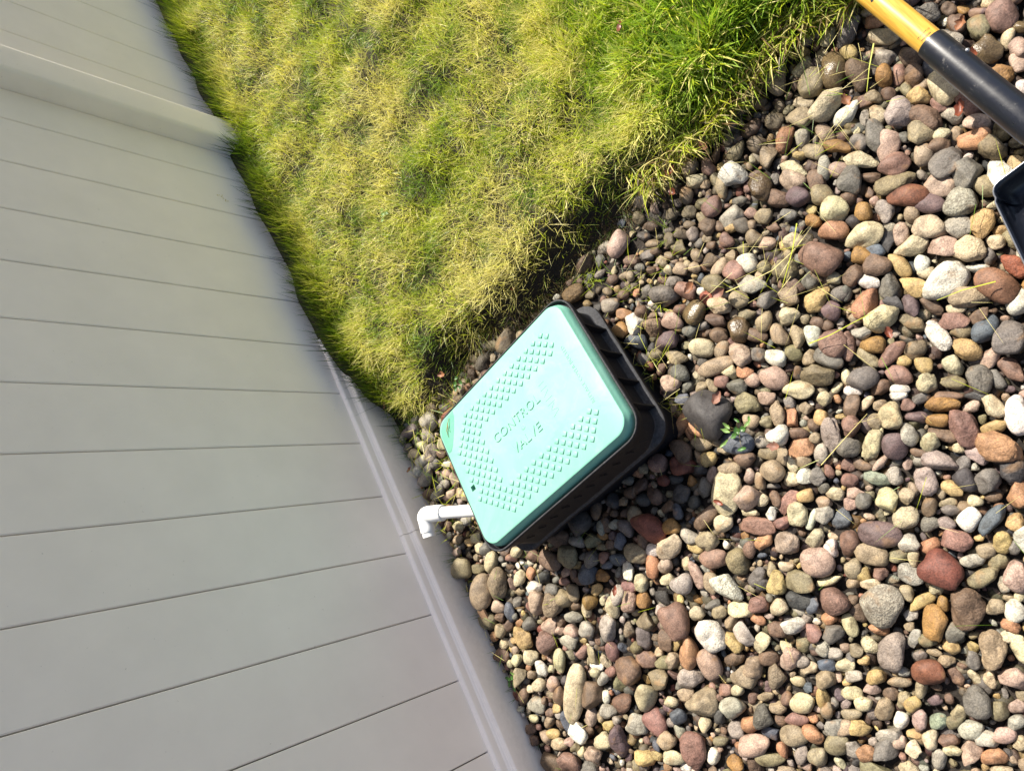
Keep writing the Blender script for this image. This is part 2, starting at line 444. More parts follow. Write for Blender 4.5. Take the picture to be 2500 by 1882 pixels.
LABELS = {
 65: 'largest dark grey stone of the bed, flat and smooth, right of the valve box',
 18: 'big smooth brick-red stone shaped like a drop in the lower right rocks',
 88: 'long smooth cream finger-shaped stone in the small gravel near the fence',
 12: 'large purple-brown oval stone touching the tan stone above the big brick-red one',
 43: 'largest pale grey-white oval stone, beside the orange-brown stone below the shovel blade',
 45: 'large smooth orange-brown oval stone just below the shovel blade',
 44: 'tan-grey oval stone wedged between the largest pale stone and the orange-brown stone',
 33: 'long rough orange-pink stone lying crosswise near the right edge of the rock bed',
 31: 'brown-pink block-shaped pitted stone touching the long rough orange-pink stone',
 32: 'chalky white rough block of stone near the right edge, above the long orange-pink stone',
 20: 'large brown stone with a pitted pale crust, left of the smooth white egg-shaped stone',
 21: 'angular ochre-yellow stone beside the large brown crusted stone',
 25: 'tall tan lumpy stone below the large brown crusted stone',
 19: 'big round pale grey stone with faint veins, below and left of the brick-red stone',
 23: 'pale lilac rough stone standing upright below the big round veined stone',
 22: 'smooth white egg-shaped stone at the lower right edge of the rock bed',
 38: 'bright white smooth stone resting against the blue-grey slate piece',
 40: 'blue-grey angular slate piece tucked beside the bright white smooth stone',
 7: 'rose-pink speckled stone left of the big round pale grey veined stone',
 3: 'big smooth pink stone in the middle of the lower gravel',
 8: 'rose-red wedge-shaped stone above the orange and pink oblong stones',
 9: 'white bumpy stone between the rose-red wedge and the pale lilac-grey oval',
 10: 'smooth orange oblong stone lying beside the smooth pink oblong stone',
 11: 'smooth pink oblong stone lying beside the smooth orange oblong stone',
 5: 'milky white quartz stone, slanted, among small pebbles below the pink disc-shaped stone',
 67: 'blue-grey oval stone lying under the small green weed',
 66: 'rough porous olive-brown stone just above the small green weed',
 72: 'cream wedge-shaped slab of stone left of the pink disc-shaped stone',
 73: 'pale pink disc-shaped stone right of the cream wedge-shaped slab',
 79: 'dark red-brown stone half in the shadow of the valve box',
 77: 'round dark stone in shade against the lower side of the valve box',
 119: 'big purple-rose stone shaped like a rounded triangle, left of the yellow elongated pebble',
 117: 'smooth cream-yellow oval stone above the big purple-rose rounded triangle',
 118: 'squarish cream stone left of the shovel blade, below the porous one full of dark holes',
 114: 'grey porous stone full of dark holes, left of the shovel blade',
 112: 'smooth purple-rose egg-shaped stone among tan stones between the shovel socket and the blade',
 108: 'rose-red oval stone below the small cut cream pebble in the upper rocks',
 110: 'large white-cream oblong stone just above the corner of the shovel blade',
 101: 'broad smooth cream stone partly under the black shovel socket',
 104: 'bluish-white smooth oval stone slanting in the upper rocks near the lawn',
 96: 'brown wet-looking oval stone standing upright beside the lawn corner',
 56: 'olive-grey wet shiny stone in the rocks right of the top corner of the valve box',
 97: 'big brown-pink stone at the top edge, right of the wooden shovel handle',
 50: 'smooth blue-black stone with a brown patch beside the large chipped grey stone',
 51: 'large chipped grey stone at the right edge beside the smooth blue-black stone',
 49: 'white speckled granite stone, elongated, left of the olive oval pebble',
 41: 'smooth glossy yellow elongated stone below and left of the shovel blade',
 42: 'smooth white and peach pebble right of the glossy yellow elongated stone',
 55: 'bright white angular stone in the darker gravel near the lawn edge',
 64: 'large smooth cream oval stone above the rough porous olive-brown stone',
 62: 'smooth pink stone between small pebbles left of the tan half-split stone',
 85: 'round tan stone nearest the fence, below the white plastic elbow',
 86: 'large flat tan oval stone by the fence, left one of the touching pair',
 87: 'large speckled tan oval stone by the fence, right one of the touching pair',
 37: 'cream-yellow rounded stone left of the speckled dark grey pebble and the bright white stone',
 27: 'cream stone shaped like a peanut with small pits, left of the round purple-grey one',
 28: 'round smooth purple-grey stone right of the pitted cream peanut shape',
 30: 'ochre stone with a dark grey patch near the rocks at the right edge',
 61: 'long tan-brown loaf-shaped stone above the largest dark grey stone',
 94: 'red-brown rounded stone alone among grey pebbles near the bottom right',
 92: 'smooth pink loaf-shaped stone at the bottom edge of the rock bed',
 91: 'speckled rose-tan egg-shaped stone standing at the bottom edge of the rock bed',
 120: 'orange-pink rounded stone touching the purple-grey oval in the upper rocks',
 121: 'purple-grey oval stone touching the orange-pink rounded one in the upper rocks',
 122: 'round whitish stone near the orange dead leaves at the lawn edge',
 125: 'dark blue-grey speckled pebble lying against the black valve box ledge',
}
DATA = """491 -345 45 41 114 dgrey s 65;1088 -27 60 22 49 cream s 88;1211 -323 40 27 63 tan s 86;1159 -317 37 25 48 tan k 87;727 -232 38 23 115 red s 79;419 80 32 28 7 lgrey v 19
547 -203 37 23 40 cream a 72;165 -453 33 25 108 rose s 119;776 -53 32 25 88 rose s 8;870 -321 29 27 18 dgrey s 77;47 -293 33 24 179 white r 43;885 162 33 24 50 rose r 91
310 71 28 26 124 red s 18;819 98 31 23 174 tan a 90;1240 -399 28 25 164 tan s 85;139 -46 31 22 138 orange p 33;723 -2 29 24 88 white r 9;315 136 31 22 51 brown p 20
1137 -765 28 24 145 lgrey r;945 -327 31 21 140 brown a 78;453 146 31 20 39 lilac r 23;1161 -184 30 21 129 yellow r;-3 -245 31 20 103 brownorange s 45;-41 -709 32 20 67 wet s 96
3 -664 30 21 168 cream r 103;473 -24 26 24 154 pink s 3;91 -437 30 21 157 cream s 117;1105 -148 25 24 27 brownpink k;358 -16 31 20 146 purple s 12;490 41 25 23 5 rose k 7
476 -270 29 20 144 blue s 67;-5 -722 26 22 41 olive s;192 -693 27 21 130 white r 122;1046 -6 26 22 35 brown s 89;-104 -380 30 18 82 white r 110;988 -290 29 19 127 brown r
159 -91 30 18 67 brownpink p 31;761 41 26 21 86 pink s 11;5 -444 30 18 142 redbrown s;708 -177 27 20 165 cream a 81;236 -315 25 21 60 brownpink r 60;787 7 30 18 56 orange s 10
1226 -654 31 17 26 lgrey r 126;648 -60 29 18 101 white v 5;-133 -551 29 18 88 cream s 101;-41 -384 23 22 87 lgrey v 111;761 194 29 18 165 pink s 92;36 -256 28 18 129 tan r 44
100 -508 24 21 104 cream s 115;378 -405 25 20 78 pink r;518 -180 23 21 177 pink s 73;151 -304 25 20 150 cream r;430 -414 34 15 163 tan s 61;1037 -207 23 21 21 tan v
289 -288 23 21 110 olive a 63;-62 -670 27 18 68 brown r;714 88 25 19 174 tan r;321 200 29 17 55 tan p 25;482 -517 23 21 131 purple s 58;581 -321 27 18 110 brown k 69
352 -330 25 20 127 pink s 62;155 -343 27 18 40 orange a 48;404 -528 23 21 22 wet s 56;-65 -450 23 21 72 grey a;1076 -233 25 19 35 pink r 84;-12 -502 23 20 142 rose s 108
641 -117 27 17 165 brownpink s 1;170 -632 26 19 64 wet r;31 -169 25 19 42 grey a 51;787 -204 26 18 140 tan s 80;6 -475 30 16 149 olive r;595 -297 25 19 142 red s
1152 -370 27 17 29 cream s;230 -242 23 20 126 grey s 54;91 -71 28 16 63 white r 32;330 -191 30 15 63 lilac p;369 133 23 20 22 ochre a 21;503 -76 23 20 7 pink r 2
813 47 25 18 170 lgrey r;-249 -579 24 19 71 brownpink s 97;11 -380 24 18 119 cream r;123 -480 24 18 154 orange s 116;-89 -532 27 16 96 brown r 106;449 -194 23 19 138 tan s 71
-21 -534 26 17 37 pink s 107;-76 -414 23 19 60 grey a 109;-105 -781 23 19 144 olive s 95;419 -322 23 19 145 olive p 66;290 -499 28 15 130 lgrey a;937 -274 21 20 48 olive s
329 -288 27 16 139 cream s 64;1207 -44 25 17 152 lgrey s;1125 42 24 18 131 white s;-65 -567 23 18 77 lilac a 105;452 -545 25 17 135 pink s;212 -400 25 17 22 yellow r
354 -443 21 20 102 wet s 57;-94 -747 26 16 10 grey r;722 -106 22 19 17 lgrey s 4;205 -806 24 18 119 wet s;53 -532 24 17 66 grey a;610 -189 31 14 16 brown s 76
284 -144 30 14 41 cream p 27;422 193 23 18 167 redbrown s 94;433 -462 24 17 132 cream s 59;1090 -99 26 15 59 cream s;1003 -204 21 19 145 tan s;684 203 24 17 176 tan s
389 4 24 17 136 tan s 14;531 -127 28 14 148 rose a 75;296 -538 22 18 97 rose s;541 -564 25 16 137 slate k 125;1080 -172 22 18 165 pink s;987 -126 22 18 175 lgrey s
-8 -313 21 19 96 cream r 118;520 -11 24 17 150 olive a 6;384 255 22 18 47 grey r 93;344 -548 23 16 126 olive s;123 -603 22 17 110 pink s 120;1111 96 22 17 177 pink s
633 -149 21 18 164 tan s;358 -505 23 16 128 cream r;49 -374 24 16 174 cream a;258 -302 26 15 110 grey s;234 -167 21 18 56 cream r 26;131 -571 22 17 118 purple s 121
526 -441 20 19 138 pink r;524 -335 20 18 150 orange a;-20 -565 27 14 74 grey a;257 -122 21 18 59 purple s 28;19 -546 28 13 125 cream r;522 -593 21 17 60 white a 124
47 -200 23 16 22 slate s 50;554 -362 27 13 34 orange r;103 -233 28 13 92 white k 49;764 123 22 17 1 lgrey s;259 -672 20 18 7 rose s 123;106 -381 20 18 111 brown r
270 -538 21 17 118 white s 55;648 -16 23 15 146 cream r;98 -140 23 16 66 grey r;396 -577 23 15 120 rose s;-38 -425 21 17 111 pink s;223 -479 20 18 110 olive r
637 -327 19 19 176 rose s 82;232 123 22 16 63 pink r;404 -241 19 18 160 white s;251 -52 21 16 71 lilac r 35;-205 -550 21 16 86 wet s 99;541 15 23 15 150 dgrey k
241 -434 19 18 111 tan a;310 -21 19 18 29 cream r 37;46 -687 22 16 117 tan a;301 -388 22 15 105 tan s;1212 -596 25 14 14 lgrey r;-43 -336 22 16 39 yellow r 113
546 -661 21 16 136 lgrey r;1077 80 22 16 171 cream r;638 163 21 16 178 cream s;-11 -632 24 14 12 white s 104;216 -68 24 14 137 lilac a 34;1164 -736 22 15 134 lgrey r
410 -25 23 15 50 brown s 13;159 -593 20 17 93 brown r;902 -138 22 15 65 cream s;914 -221 19 17 60 slate s;101 -545 20 17 102 olive s;690 -108 26 13 83 pink s
-19 -355 20 17 113 lgrey P 114;684 80 20 16 10 tan s;622 240 21 16 6 olive s;558 -26 20 16 39 yellow r;747 -269 19 17 2 tan s;-121 -420 20 16 75 olive r
85 -189 21 15 119 yellow r 52;112 -343 21 15 66 grey a;973 -206 20 16 102 tan s;719 157 19 17 8 grey v;220 -301 24 13 64 brownpink r;-11 -410 21 15 110 purple s 112
858 -131 20 16 60 pink v;1166 -247 23 14 70 slate s;457 -109 20 16 57 cream r 74;1132 -38 19 16 41 brown s;-126 -692 26 12 124 tan s;665 24 20 16 94 lgrey s
1000 -160 22 14 145 lgrey r;1187 -273 21 15 158 pink s;107 -621 27 11 114 cream r;317 -159 18 17 5 grey r;497 -448 20 16 142 grey k;180 -10 19 16 41 grey s 39
848 6 23 13 161 olive s;750 224 26 12 164 olive s;1220 -696 19 16 173 white s;776 -256 19 16 97 grey s;-9 -210 20 15 61 white s 46;1216 -111 20 15 51 tan s
-67 -516 20 15 104 tan a;1233 -73 24 13 44 brown s;145 -5 19 16 41 dgrey r;1147 20 26 11 77 slate r;874 -153 20 15 63 lgrey r;387 -201 20 15 155 orange s 68
185 -213 20 15 129 rose s;357 58 20 15 126 lgrey k;-112 -449 22 14 146 orange s;663 -175 21 14 136 lgrey s;-181 -608 23 13 102 lgrey v 98;904 -295 22 13 142 lgrey k
164 -727 21 14 23 olive s;890 -244 17 17 22 grey s;187 -278 19 16 122 ochre r;85 -319 20 14 121 yellow a;769 -163 21 14 51 orange s 83;320 -489 18 16 123 tan s
935 160 23 13 166 cream s;419 -359 19 15 144 grey s;254 -739 20 15 124 cream r;-89 -341 27 10 149 cream s;65 -620 19 15 90 tan s;161 -139 24 12 136 ochre v 30
-222 -591 20 15 94 olive s;1126 -201 19 15 175 grey s;174 -249 26 11 18 brownpink s 53;180 -508 21 14 133 cream r;288 214 21 13 63 cream r;249 -771 19 15 5 tan s
224 -692 22 13 69 tan s;538 -308 20 14 140 tan s;1159 -139 18 16 3 cream s;287 -648 18 15 69 brown r;629 -251 17 16 32 dgrey r;686 -209 18 16 173 ochre s
674 -82 20 14 61 tan s;658 108 19 15 29 tan v;131 -710 18 15 110 tan s;823 -32 19 14 61 brown a;16 -342 18 16 134 pink a;330 -358 18 15 124 white s
44 -449 19 14 64 lilac r;384 -274 22 12 64 tan p;932 128 19 15 2 tan s;1172 -78 19 14 164 cream s;555 -603 17 16 114 ochre s;281 -458 18 15 2 grey s
368 -795 19 14 129 dgrey s;576 48 20 14 154 white r;738 -155 19 14 50 pink s;315 -566 20 13 17 tan s;693 27 19 14 80 yellow r;556 274 19 14 20 grey a
582 10 17 15 165 cream r;-132 -632 19 14 108 brown r;1199 -728 20 13 127 cream s;1191 49 20 13 166 cream r;307 -424 19 14 9 tan s;488 -480 21 12 125 tan s
1246 -611 18 15 151 brown r;-51 -485 18 14 72 tan s;208 40 26 10 27 slate a 40;391 -460 17 15 132 brown s;665 247 18 14 9 tan s;1134 -67 17 15 30 pink s
-38 -256 21 12 90 redorange r 47;651 75 18 14 179 brown r;1148 -402 16 15 177 grey s;267 44 18 14 129 rose a 16;1039 -123 19 14 164 lgrey a;265 -410 17 15 158 cream a
142 -234 17 15 164 olive s;752 161 19 14 177 orange s;517 219 18 14 15 tan s;866 -276 18 14 157 olive s;1032 33 19 14 169 lgrey r;812 -150 17 15 58 cream a
1076 27 19 13 48 pink a;945 -172 17 15 21 ochre s;294 -185 18 14 53 rose s;233 25 17 14 17 white s 38;683 -278 18 14 106 brown s;233 -565 18 14 126 tan s
584 -162 17 15 166 cream s;1066 -264 19 13 158 white a;55 -563 17 14 102 pink s;460 -136 22 11 22 rose a;79 -361 23 11 88 yellow s 41;-117 -601 18 14 84 brown k
32 -595 22 11 119 ochre s;268 106 23 11 0 olive s;1093 -299 19 13 54 cream s;-72 -480 17 14 147 brown s;774 -318 16 15 112 dgrey s;1028 -269 18 13 157 dgrey r
277 -366 20 12 65 tan r;335 -416 20 12 131 brown s;1027 -141 18 14 166 pink s;-87 -636 18 13 77 ochre s;158 26 18 14 60 orange s;823 -324 19 13 53 brown s
143 -394 18 14 35 brown a;1196 -491 18 13 152 cream r;418 287 18 14 172 lgrey s;575 229 20 12 168 yellow r;-81 -379 18 13 104 tan s;316 -58 16 15 36 cream s 36
518 -240 21 11 154 tan r;286 -731 17 14 70 tan s;-131 -471 18 13 132 pink s;645 48 18 13 21 cream a;228 -126 18 13 52 lgrey s;70 -581 21 11 58 lgrey s
831 -212 18 13 159 blue k;610 90 17 14 32 pink r;480 -237 18 13 169 brown s;603 169 21 11 67 yellow s;582 -237 18 13 63 grey s;1033 -324 17 13 157 brown s
381 -486 19 12 125 brown s;205 -367 16 15 107 purple s;613 -9 17 14 2 rose a;538 -100 17 14 166 orange a;322 245 17 14 167 pink s;748 -191 18 13 158 white k
73 -237 20 12 146 rose a;273 -695 18 13 126 olive s;520 84 18 13 3 grey s;404 -435 18 13 35 tan s;254 -351 18 13 66 white s;1113 -790 18 13 145 tan s
880 99 17 14 24 slate s;-41 -592 17 13 85 cream a;221 -743 17 13 70 rose s;312 -92 19 12 133 teal a;962 -170 22 10 69 cream s;205 -26 17 14 76 dgrey s
-103 -566 18 13 122 yellow r;710 -283 17 13 155 dgrey s;27 -704 17 13 92 cream a;651 213 17 13 138 orange s;114 -411 16 14 111 ochre s;159 -179 15 14 37 cream r
197 -588 16 14 115 tan r;734 -48 16 13 175 cream s;1134 -692 17 13 147 cream s;206 -266 22 10 102 tan s;115 -181 16 14 59 cream r;587 -52 21 11 18 grey s
1021 -236 17 13 161 grey s;439 316 18 12 41 pink s;121 -271 19 12 115 olive a;606 41 16 13 152 brown r;579 145 16 13 17 tan a;454 -59 16 14 178 cream r
498 -607 15 14 124 brown s;298 -347 15 14 128 olive s;1231 -726 18 12 147 cream s;428 12 16 14 6 tan s;92 -574 17 13 67 brown a;-193 -668 17 12 107 grey v
263 164 15 14 13 white s 22;57 -130 20 11 99 brownpink s;665 183 20 11 161 rose s;710 54 18 12 156 brown r;-236 -524 18 12 76 pink s;363 -175 17 12 62 lgrey s
552 72 15 14 154 rose a;179 -384 15 14 124 grey k;130 -370 17 12 122 white a;823 -183 19 11 60 white s;542 -275 14 14 140 yellow s 70;-106 -623 18 11 63 rose s
432 -290 15 14 155 tan s;107 -98 16 13 59 cream a;274 -214 18 12 46 brown s;354 -656 16 13 120 olive s;536 256 18 11 158 lgrey a;48 -402 18 11 59 pink r
368 100 22 9 4 yellow s;-117 -508 16 12 109 lgrey k;1212 -222 15 13 42 tan s;758 -217 16 13 44 brown s;418 -88 15 14 12 lgrey a;595 222 16 12 4 tan s
1066 -352 16 12 156 cream s;623 94 16 12 38 pink r;68 -473 15 13 54 ochre s;210 -100 15 13 47 cream r;-198 -506 16 12 95 ochre r 100;536 137 18 11 166 cream s
413 328 18 11 174 orange s;204 -433 15 13 98 grey s;730 -313 16 12 154 brown s;489 86 18 11 76 cream s;387 -351 15 13 140 pink s;409 -156 14 14 7 white a
-75 -715 16 12 109 yellow s;554 -249 14 14 176 lilac s;104 -295 18 11 75 purple s;1144 -823 18 11 145 brown s;1162 -415 14 14 5 cream s;69 -160 18 11 35 pink s
267 80 17 11 152 lgrey s;222 -542 16 12 127 pink s;432 -163 14 13 22 cream r;-115 -535 16 12 99 brownpink s;-133 -725 18 11 119 orange s;940 -218 19 10 155 brown s
453 -708 16 12 130 brown r;571 -99 16 12 57 brownpink k;523 -399 15 13 145 slate s;834 6 15 12 37 tan a;887 -202 16 12 162 ochre a;584 267 16 12 6 orange r
433 -504 15 13 134 grey s;1183 -663 15 13 149 grey s;286 -84 14 13 50 lgrey r;477 -150 15 12 58 brown r;804 -241 17 11 41 slate s;189 -100 20 10 117 brown a
1086 -808 18 11 145 tan s;162 -763 16 11 64 olive s;655 -227 15 12 62 slate s;305 34 15 12 4 orange s 15;832 -287 16 12 66 lgrey k;238 -601 15 13 76 grey s
367 276 15 12 41 olive s;374 -223 16 12 126 brown s;-206 -620 17 11 73 brown s;548 -521 14 13 67 grey s;419 -693 15 12 129 grey s;126 -71 17 11 154 yellow s
422 -208 18 10 45 tan s;1161 -619 15 13 150 pink s;82 -277 20 9 106 brown a;478 249 16 12 30 pink s;405 305 16 11 177 lgrey s;1162 -440 15 12 154 cream s
1003 -76 18 10 68 tan s;355 23 15 12 178 olive s;276 -599 15 13 114 brownpink s;390 -145 14 13 29 grey a;1174 -569 15 12 152 pink s;1145 -595 17 11 71 pink s
329 17 14 13 25 lgrey s;1185 -605 17 10 149 lgrey s;18 -416 14 12 84 tan s;70 -405 16 11 62 dgrey s;92 -406 16 11 120 blue s;691 234 18 10 50 lilac s
1196 -1 17 10 25 tan s;610 216 15 12 161 lgrey s;442 -34 15 12 43 white r;441 -225 17 11 139 olive s;380 307 16 11 178 pink s;1232 -510 14 12 54 brown s
379 -737 17 10 133 brown s;378 -619 15 12 127 tan s;138 -517 14 12 88 ochre r;1136 -542 14 12 152 cream s;488 -109 15 11 158 rose s;4 -577 15 12 101 grey s
249 -506 14 12 119 olive s;437 -384 14 12 141 rose s;129 -159 17 10 137 olive s;217 74 16 11 48 yellow r;520 -512 16 11 155 olive s;678 -7 17 10 24 tan s
599 102 15 12 151 lgrey k;-45 -627 19 9 151 brown s;856 185 15 11 41 white s;384 -308 14 12 145 pink s;604 254 14 12 156 lgrey s;1197 25 17 10 163 yellow s
563 126 15 11 158 blue s;1203 -149 14 12 9 cream s;1182 -801 15 11 145 grey s;559 -293 15 11 100 tan s;302 -767 17 10 131 brown s;543 200 15 11 173 cream s
1202 -251 15 11 160 brown s;751 -125 14 12 169 cream a;1208 -750 15 11 147 grey s;350 -73 14 12 46 grey s;479 279 15 11 35 cream s;353 159 15 11 43 grey a
880 71 15 11 169 cream s;1258 19 14 12 23 brown s;189 -306 15 11 138 lgrey r;478 125 13 13 72 cream v;54 -341 14 12 67 white s 42;454 261 15 11 25 teal r
287 5 14 12 18 grey k;220 -214 16 11 12 brown s;321 -658 14 12 77 lgrey s;258 -171 13 13 40 tan s;1094 -352 16 10 154 rose s;689 -30 15 11 13 tan a
816 -286 16 10 67 brown s;120 -314 17 10 115 dgrey a;-127 -376 16 10 63 yellow s;1009 -52 17 9 152 white s;-70 -767 17 10 24 cream s;1239 -442 15 11 154 pink s
414 -389 14 12 141 cream a;74 -218 14 11 120 olive s;842 71 15 11 169 tan s;594 118 16 10 164 cream a;403 -730 15 10 132 dgrey s;668 -153 18 9 134 yellow s
649 -293 14 11 155 red s;350 -381 13 12 135 grey a;462 -631 14 11 4 grey s;-183 -568 16 10 118 lgrey r;1078 -766 15 11 145 grey s;532 -626 15 11 138 orange s
1153 -674 15 11 148 brown s;426 -553 14 11 132 brown s;670 -245 14 11 158 brown s;493 -209 15 11 62 pink s;228 -444 16 10 108 brown s;182 -123 15 10 140 ochre s
368 -256 16 10 54 orange s;-178 -488 15 11 71 white s 102;382 -107 14 11 131 cream r;1061 -294 14 11 47 orange s;203 -144 17 9 140 purple s 29;325 -459 16 10 160 olive a
1007 -25 15 10 23 lgrey s;282 150 14 11 23 tan r;451 110 14 11 160 orange a;19 -312 16 9 123 olive s;428 -129 14 11 159 yellow s;551 179 16 10 156 cream s
437 -247 14 11 139 lgrey r;114 -122 18 8 145 dgrey s;551 101 13 11 18 lgrey r;326 -226 13 12 46 yellow s;625 -282 15 10 151 dgrey s;304 -250 13 12 54 cream s
719 217 15 10 72 orange s;364 -684 14 11 64 tan s;585 -36 13 11 180 dgrey r;225 -712 15 10 61 olive s;986 -181 14 10 161 brown s;-172 -435 14 11 85 lgrey s
-222 -505 15 10 71 pink s;395 -180 12 12 2 tan s;416 -186 15 10 62 cream s;147 -204 13 12 62 yellow s;1219 -466 15 10 153 tan s;162 -557 13 11 92 grey s
556 -48 15 9 51 tan s;799 128 14 11 30 dgrey s;616 -224 13 12 35 dgrey s;391 -370 14 11 132 orange a;762 92 14 10 171 rose s;1186 -223 13 11 47 brown s
471 191 17 8 157 tan s;1169 -490 14 10 152 lgrey r;569 -271 13 11 155 dgrey s;478 10 22 7 169 cream s;227 -25 15 10 118 yellow a;-74 -609 14 10 109 brown s
1152 -643 17 8 148 white r;371 174 12 12 75 yellow s 24;-57 -621 15 10 122 tan s;860 -232 13 11 36 rose s;-233 -545 15 9 46 cream s;317 -123 16 9 132 brown s
501 172 14 11 3 yellow a;71 -511 13 11 106 brown s;1188 -441 14 10 153 yellow s;1058 -155 14 10 164 pink s;572 208 16 9 167 tan s;185 58 13 11 22 yellow s
953 -235 15 9 54 brown s;1165 54 14 10 167 pink s;740 101 14 10 172 cream s;89 -471 13 11 106 dgrey s;1245 -753 13 11 147 grey s;798 -276 14 10 155 lgrey r
266 15 14 10 142 lilac s;271 -17 15 10 44 brown s;214 -644 15 9 130 grey s;-41 -302 13 11 103 cream s;239 95 13 11 7 olive a;349 -114 13 11 163 rose a
720 -336 14 10 152 grey s;548 -341 16 9 66 orange s;368 -535 12 11 86 redorange s;421 44 16 9 152 cream r;1159 -6 13 11 1 lgrey s;458 291 14 10 179 brown s
1102 50 14 10 167 brown r;605 189 13 10 16 tan s;289 -48 12 11 28 tan a;357 -819 16 9 132 brown s;1255 -6 13 10 171 brown s;353 -92 13 10 157 pink s
41 -221 14 9 1 brown s;506 243 14 10 36 white s;169 -49 15 9 110 lilac a;482 218 14 10 37 tan r;695 -45 15 9 174 grey s;481 -192 15 9 53 tan s
1147 -556 12 11 53 cream s;147 -145 19 7 139 brown s;672 -338 12 11 65 tan s;982 -30 14 10 178 rose s;414 -275 12 11 156 tan s;539 115 13 10 149 lgrey s
339 -617 12 11 121 tan s;194 -49 12 11 161 grey a;471 226 13 10 6 yellow s;397 -705 15 9 135 tan s;510 -706 12 11 122 brown s;839 -272 14 9 154 ochre s
512 285 13 10 35 cream s;380 80 13 10 75 tan s;609 77 15 9 93 cream a;243 76 12 11 155 tan r;267 -499 12 10 70 tan r;981 -236 14 9 157 rose s
532 -155 16 8 147 cream s;807 -17 17 8 17 yellow s;442 -90 18 7 32 white s;1056 35 13 9 49 tan s;1023 8 13 9 49 white s;509 -663 12 11 123 brown s
530 156 14 9 169 lgrey s;631 12 14 9 151 orange s;1144 82 12 10 28 cream s;823 167 15 8 165 olive s;661 148 13 10 34 brown s;28 -514 15 8 130 brown s
422 26 12 10 3 yellow a;982 -762 12 10 142 orange s;212 -611 12 10 98 pink s;-137 -744 15 8 121 cream s;695 131 15 8 163 tan s;408 -498 14 9 149 grey s
288 -113 20 6 21 pink s;345 -222 12 10 79 brown s;197 -195 14 9 144 white a;477 -399 12 11 142 tan s;529 -43 13 9 160 cream s;394 153 13 10 158 olive r
-116 -580 14 9 164 tan s;1156 68 12 10 175 olive s;460 305 13 9 149 cream s;355 203 12 10 30 grey s;343 281 13 9 2 pink s;458 -389 14 9 76 tan s
244 -722 12 10 77 tan s;257 -236 13 9 144 white s;169 -412 12 10 127 cream s;496 202 12 10 22 brown s;514 62 12 10 180 orange s;235 -365 13 9 128 brown s
1017 -44 12 10 174 cream s;524 134 13 9 39 grey r;407 -104 12 10 160 tan s;419 261 12 10 10 tan s;355 -601 12 10 128 tan s;546 -502 11 10 134 red s
1157 -18 13 9 167 yellow s;58 -326 12 10 126 cream r;952 -756 14 8 144 tan s;504 124 11 10 167 tan a;431 269 13 9 177 olive s;338 38 14 8 59 cream s 17
171 -378 14 9 58 grey k;525 34 15 8 35 slate a;237 -189 11 10 148 tan s;372 -81 11 10 174 pink a;575 -719 12 9 136 tan s;448 212 14 8 48 tan s
449 -528 11 10 131 yellow s;194 -559 12 9 128 brown s;526 269 12 9 21 pink s;-7 -691 13 8 121 cream s;-213 -651 12 9 94 brown s;1240 -487 11 10 162 grey s
-255 -547 14 8 116 wet s;-88 -492 12 10 134 cream s;252 -260 14 8 64 cream s;1228 -21 13 9 164 cream s;248 2 13 8 147 grey s;256 -613 12 9 123 yellow r
1047 59 12 9 177 yellow s;80 -130 15 8 77 grey s;861 -215 14 8 169 slate s;389 189 12 9 172 tan r;1185 -42 11 10 17 brown s;537 -696 12 9 135 tan s
181 -332 11 10 92 tan s;1199 -168 11 10 40 pink s;166 -229 11 9 140 yellow s;411 142 15 7 36 lgrey a;1179 -17 13 9 164 brown s;251 126 11 10 13 lgrey r
181 -165 13 8 171 grey s;396 35 11 10 4 rose a;-234 -612 13 8 137 purple s;855 -253 15 7 153 olive s;274 -52 11 9 67 tan s;499 -133 12 9 48 white a
693 -338 13 8 132 orange s;443 30 11 9 172 tan s;337 93 11 9 13 cream r;132 -114 11 10 148 pink a;355 298 12 9 14 lgrey s;316 -681 12 8 132 tan s
213 6 10 10 5 cream s;832 -248 11 9 159 brown s;519 185 12 9 0 pink s;508 -275 13 8 149 tan a;279 179 12 9 116 orange s;369 -143 12 8 61 rose s
233 -94 14 7 143 brown s;290 192 11 9 153 cream r;511 -295 11 9 131 tan s;754 -306 11 9 155 tan s;446 -683 12 9 132 grey s;765 -284 11 9 157 brown s
-22 -289 13 8 64 grey s;60 -250 13 8 138 cream s;2 -285 15 7 141 white s;271 -633 11 9 103 brown s;432 -661 11 9 132 brown s;-161 -696 12 9 99 brown s
252 -205 15 7 23 cream s;-96 -592 12 8 72 olive s;357 -203 10 9 157 tan s;401 -685 11 9 130 brown s;342 115 11 8 49 ochre s;-145 -695 12 8 116 dgrey s
-203 -469 12 8 69 white s;1182 -105 11 9 169 tan s;498 -160 11 9 43 cream a;203 -167 10 9 149 rose a;402 -663 11 9 131 tan s;474 -682 10 9 93 tan s
226 -352 11 9 135 brown s;393 -123 10 9 28 grey s;357 -701 11 8 128 grey s;385 -661 11 8 130 tan s;193 -433 12 8 136 brown s;-187 -523 11 8 79 pink s
310 -736 11 8 126 grey s;1230 -149 10 9 178 cream s;818 -259 10 9 166 purple s;1026 56 10 9 23 lgrey s;246 -10 13 7 158 tan s;223 -591 10 9 97 tan s
339 -255 10 9 107 tan a;368 325 11 8 29 cream s;935 -252 11 8 159 yellow s;-103 -479 11 8 68 tan s;1205 -80 11 8 164 cream s;205 -186 12 7 145 white r
188 13 11 8 157 brown s;303 -631 10 8 127 tan s;393 111 11 8 6 lgrey a;487 -696 11 8 173 tan s;305 -615 10 8 128 brown s;208 88 11 8 48 grey s
-177 -453 11 7 120 olive s;401 -636 10 9 114 cream s;789 -297 10 8 156 brown s;1005 -250 10 8 165 grey s;1211 -101 10 8 169 grey s;420 169 10 8 17 grey a
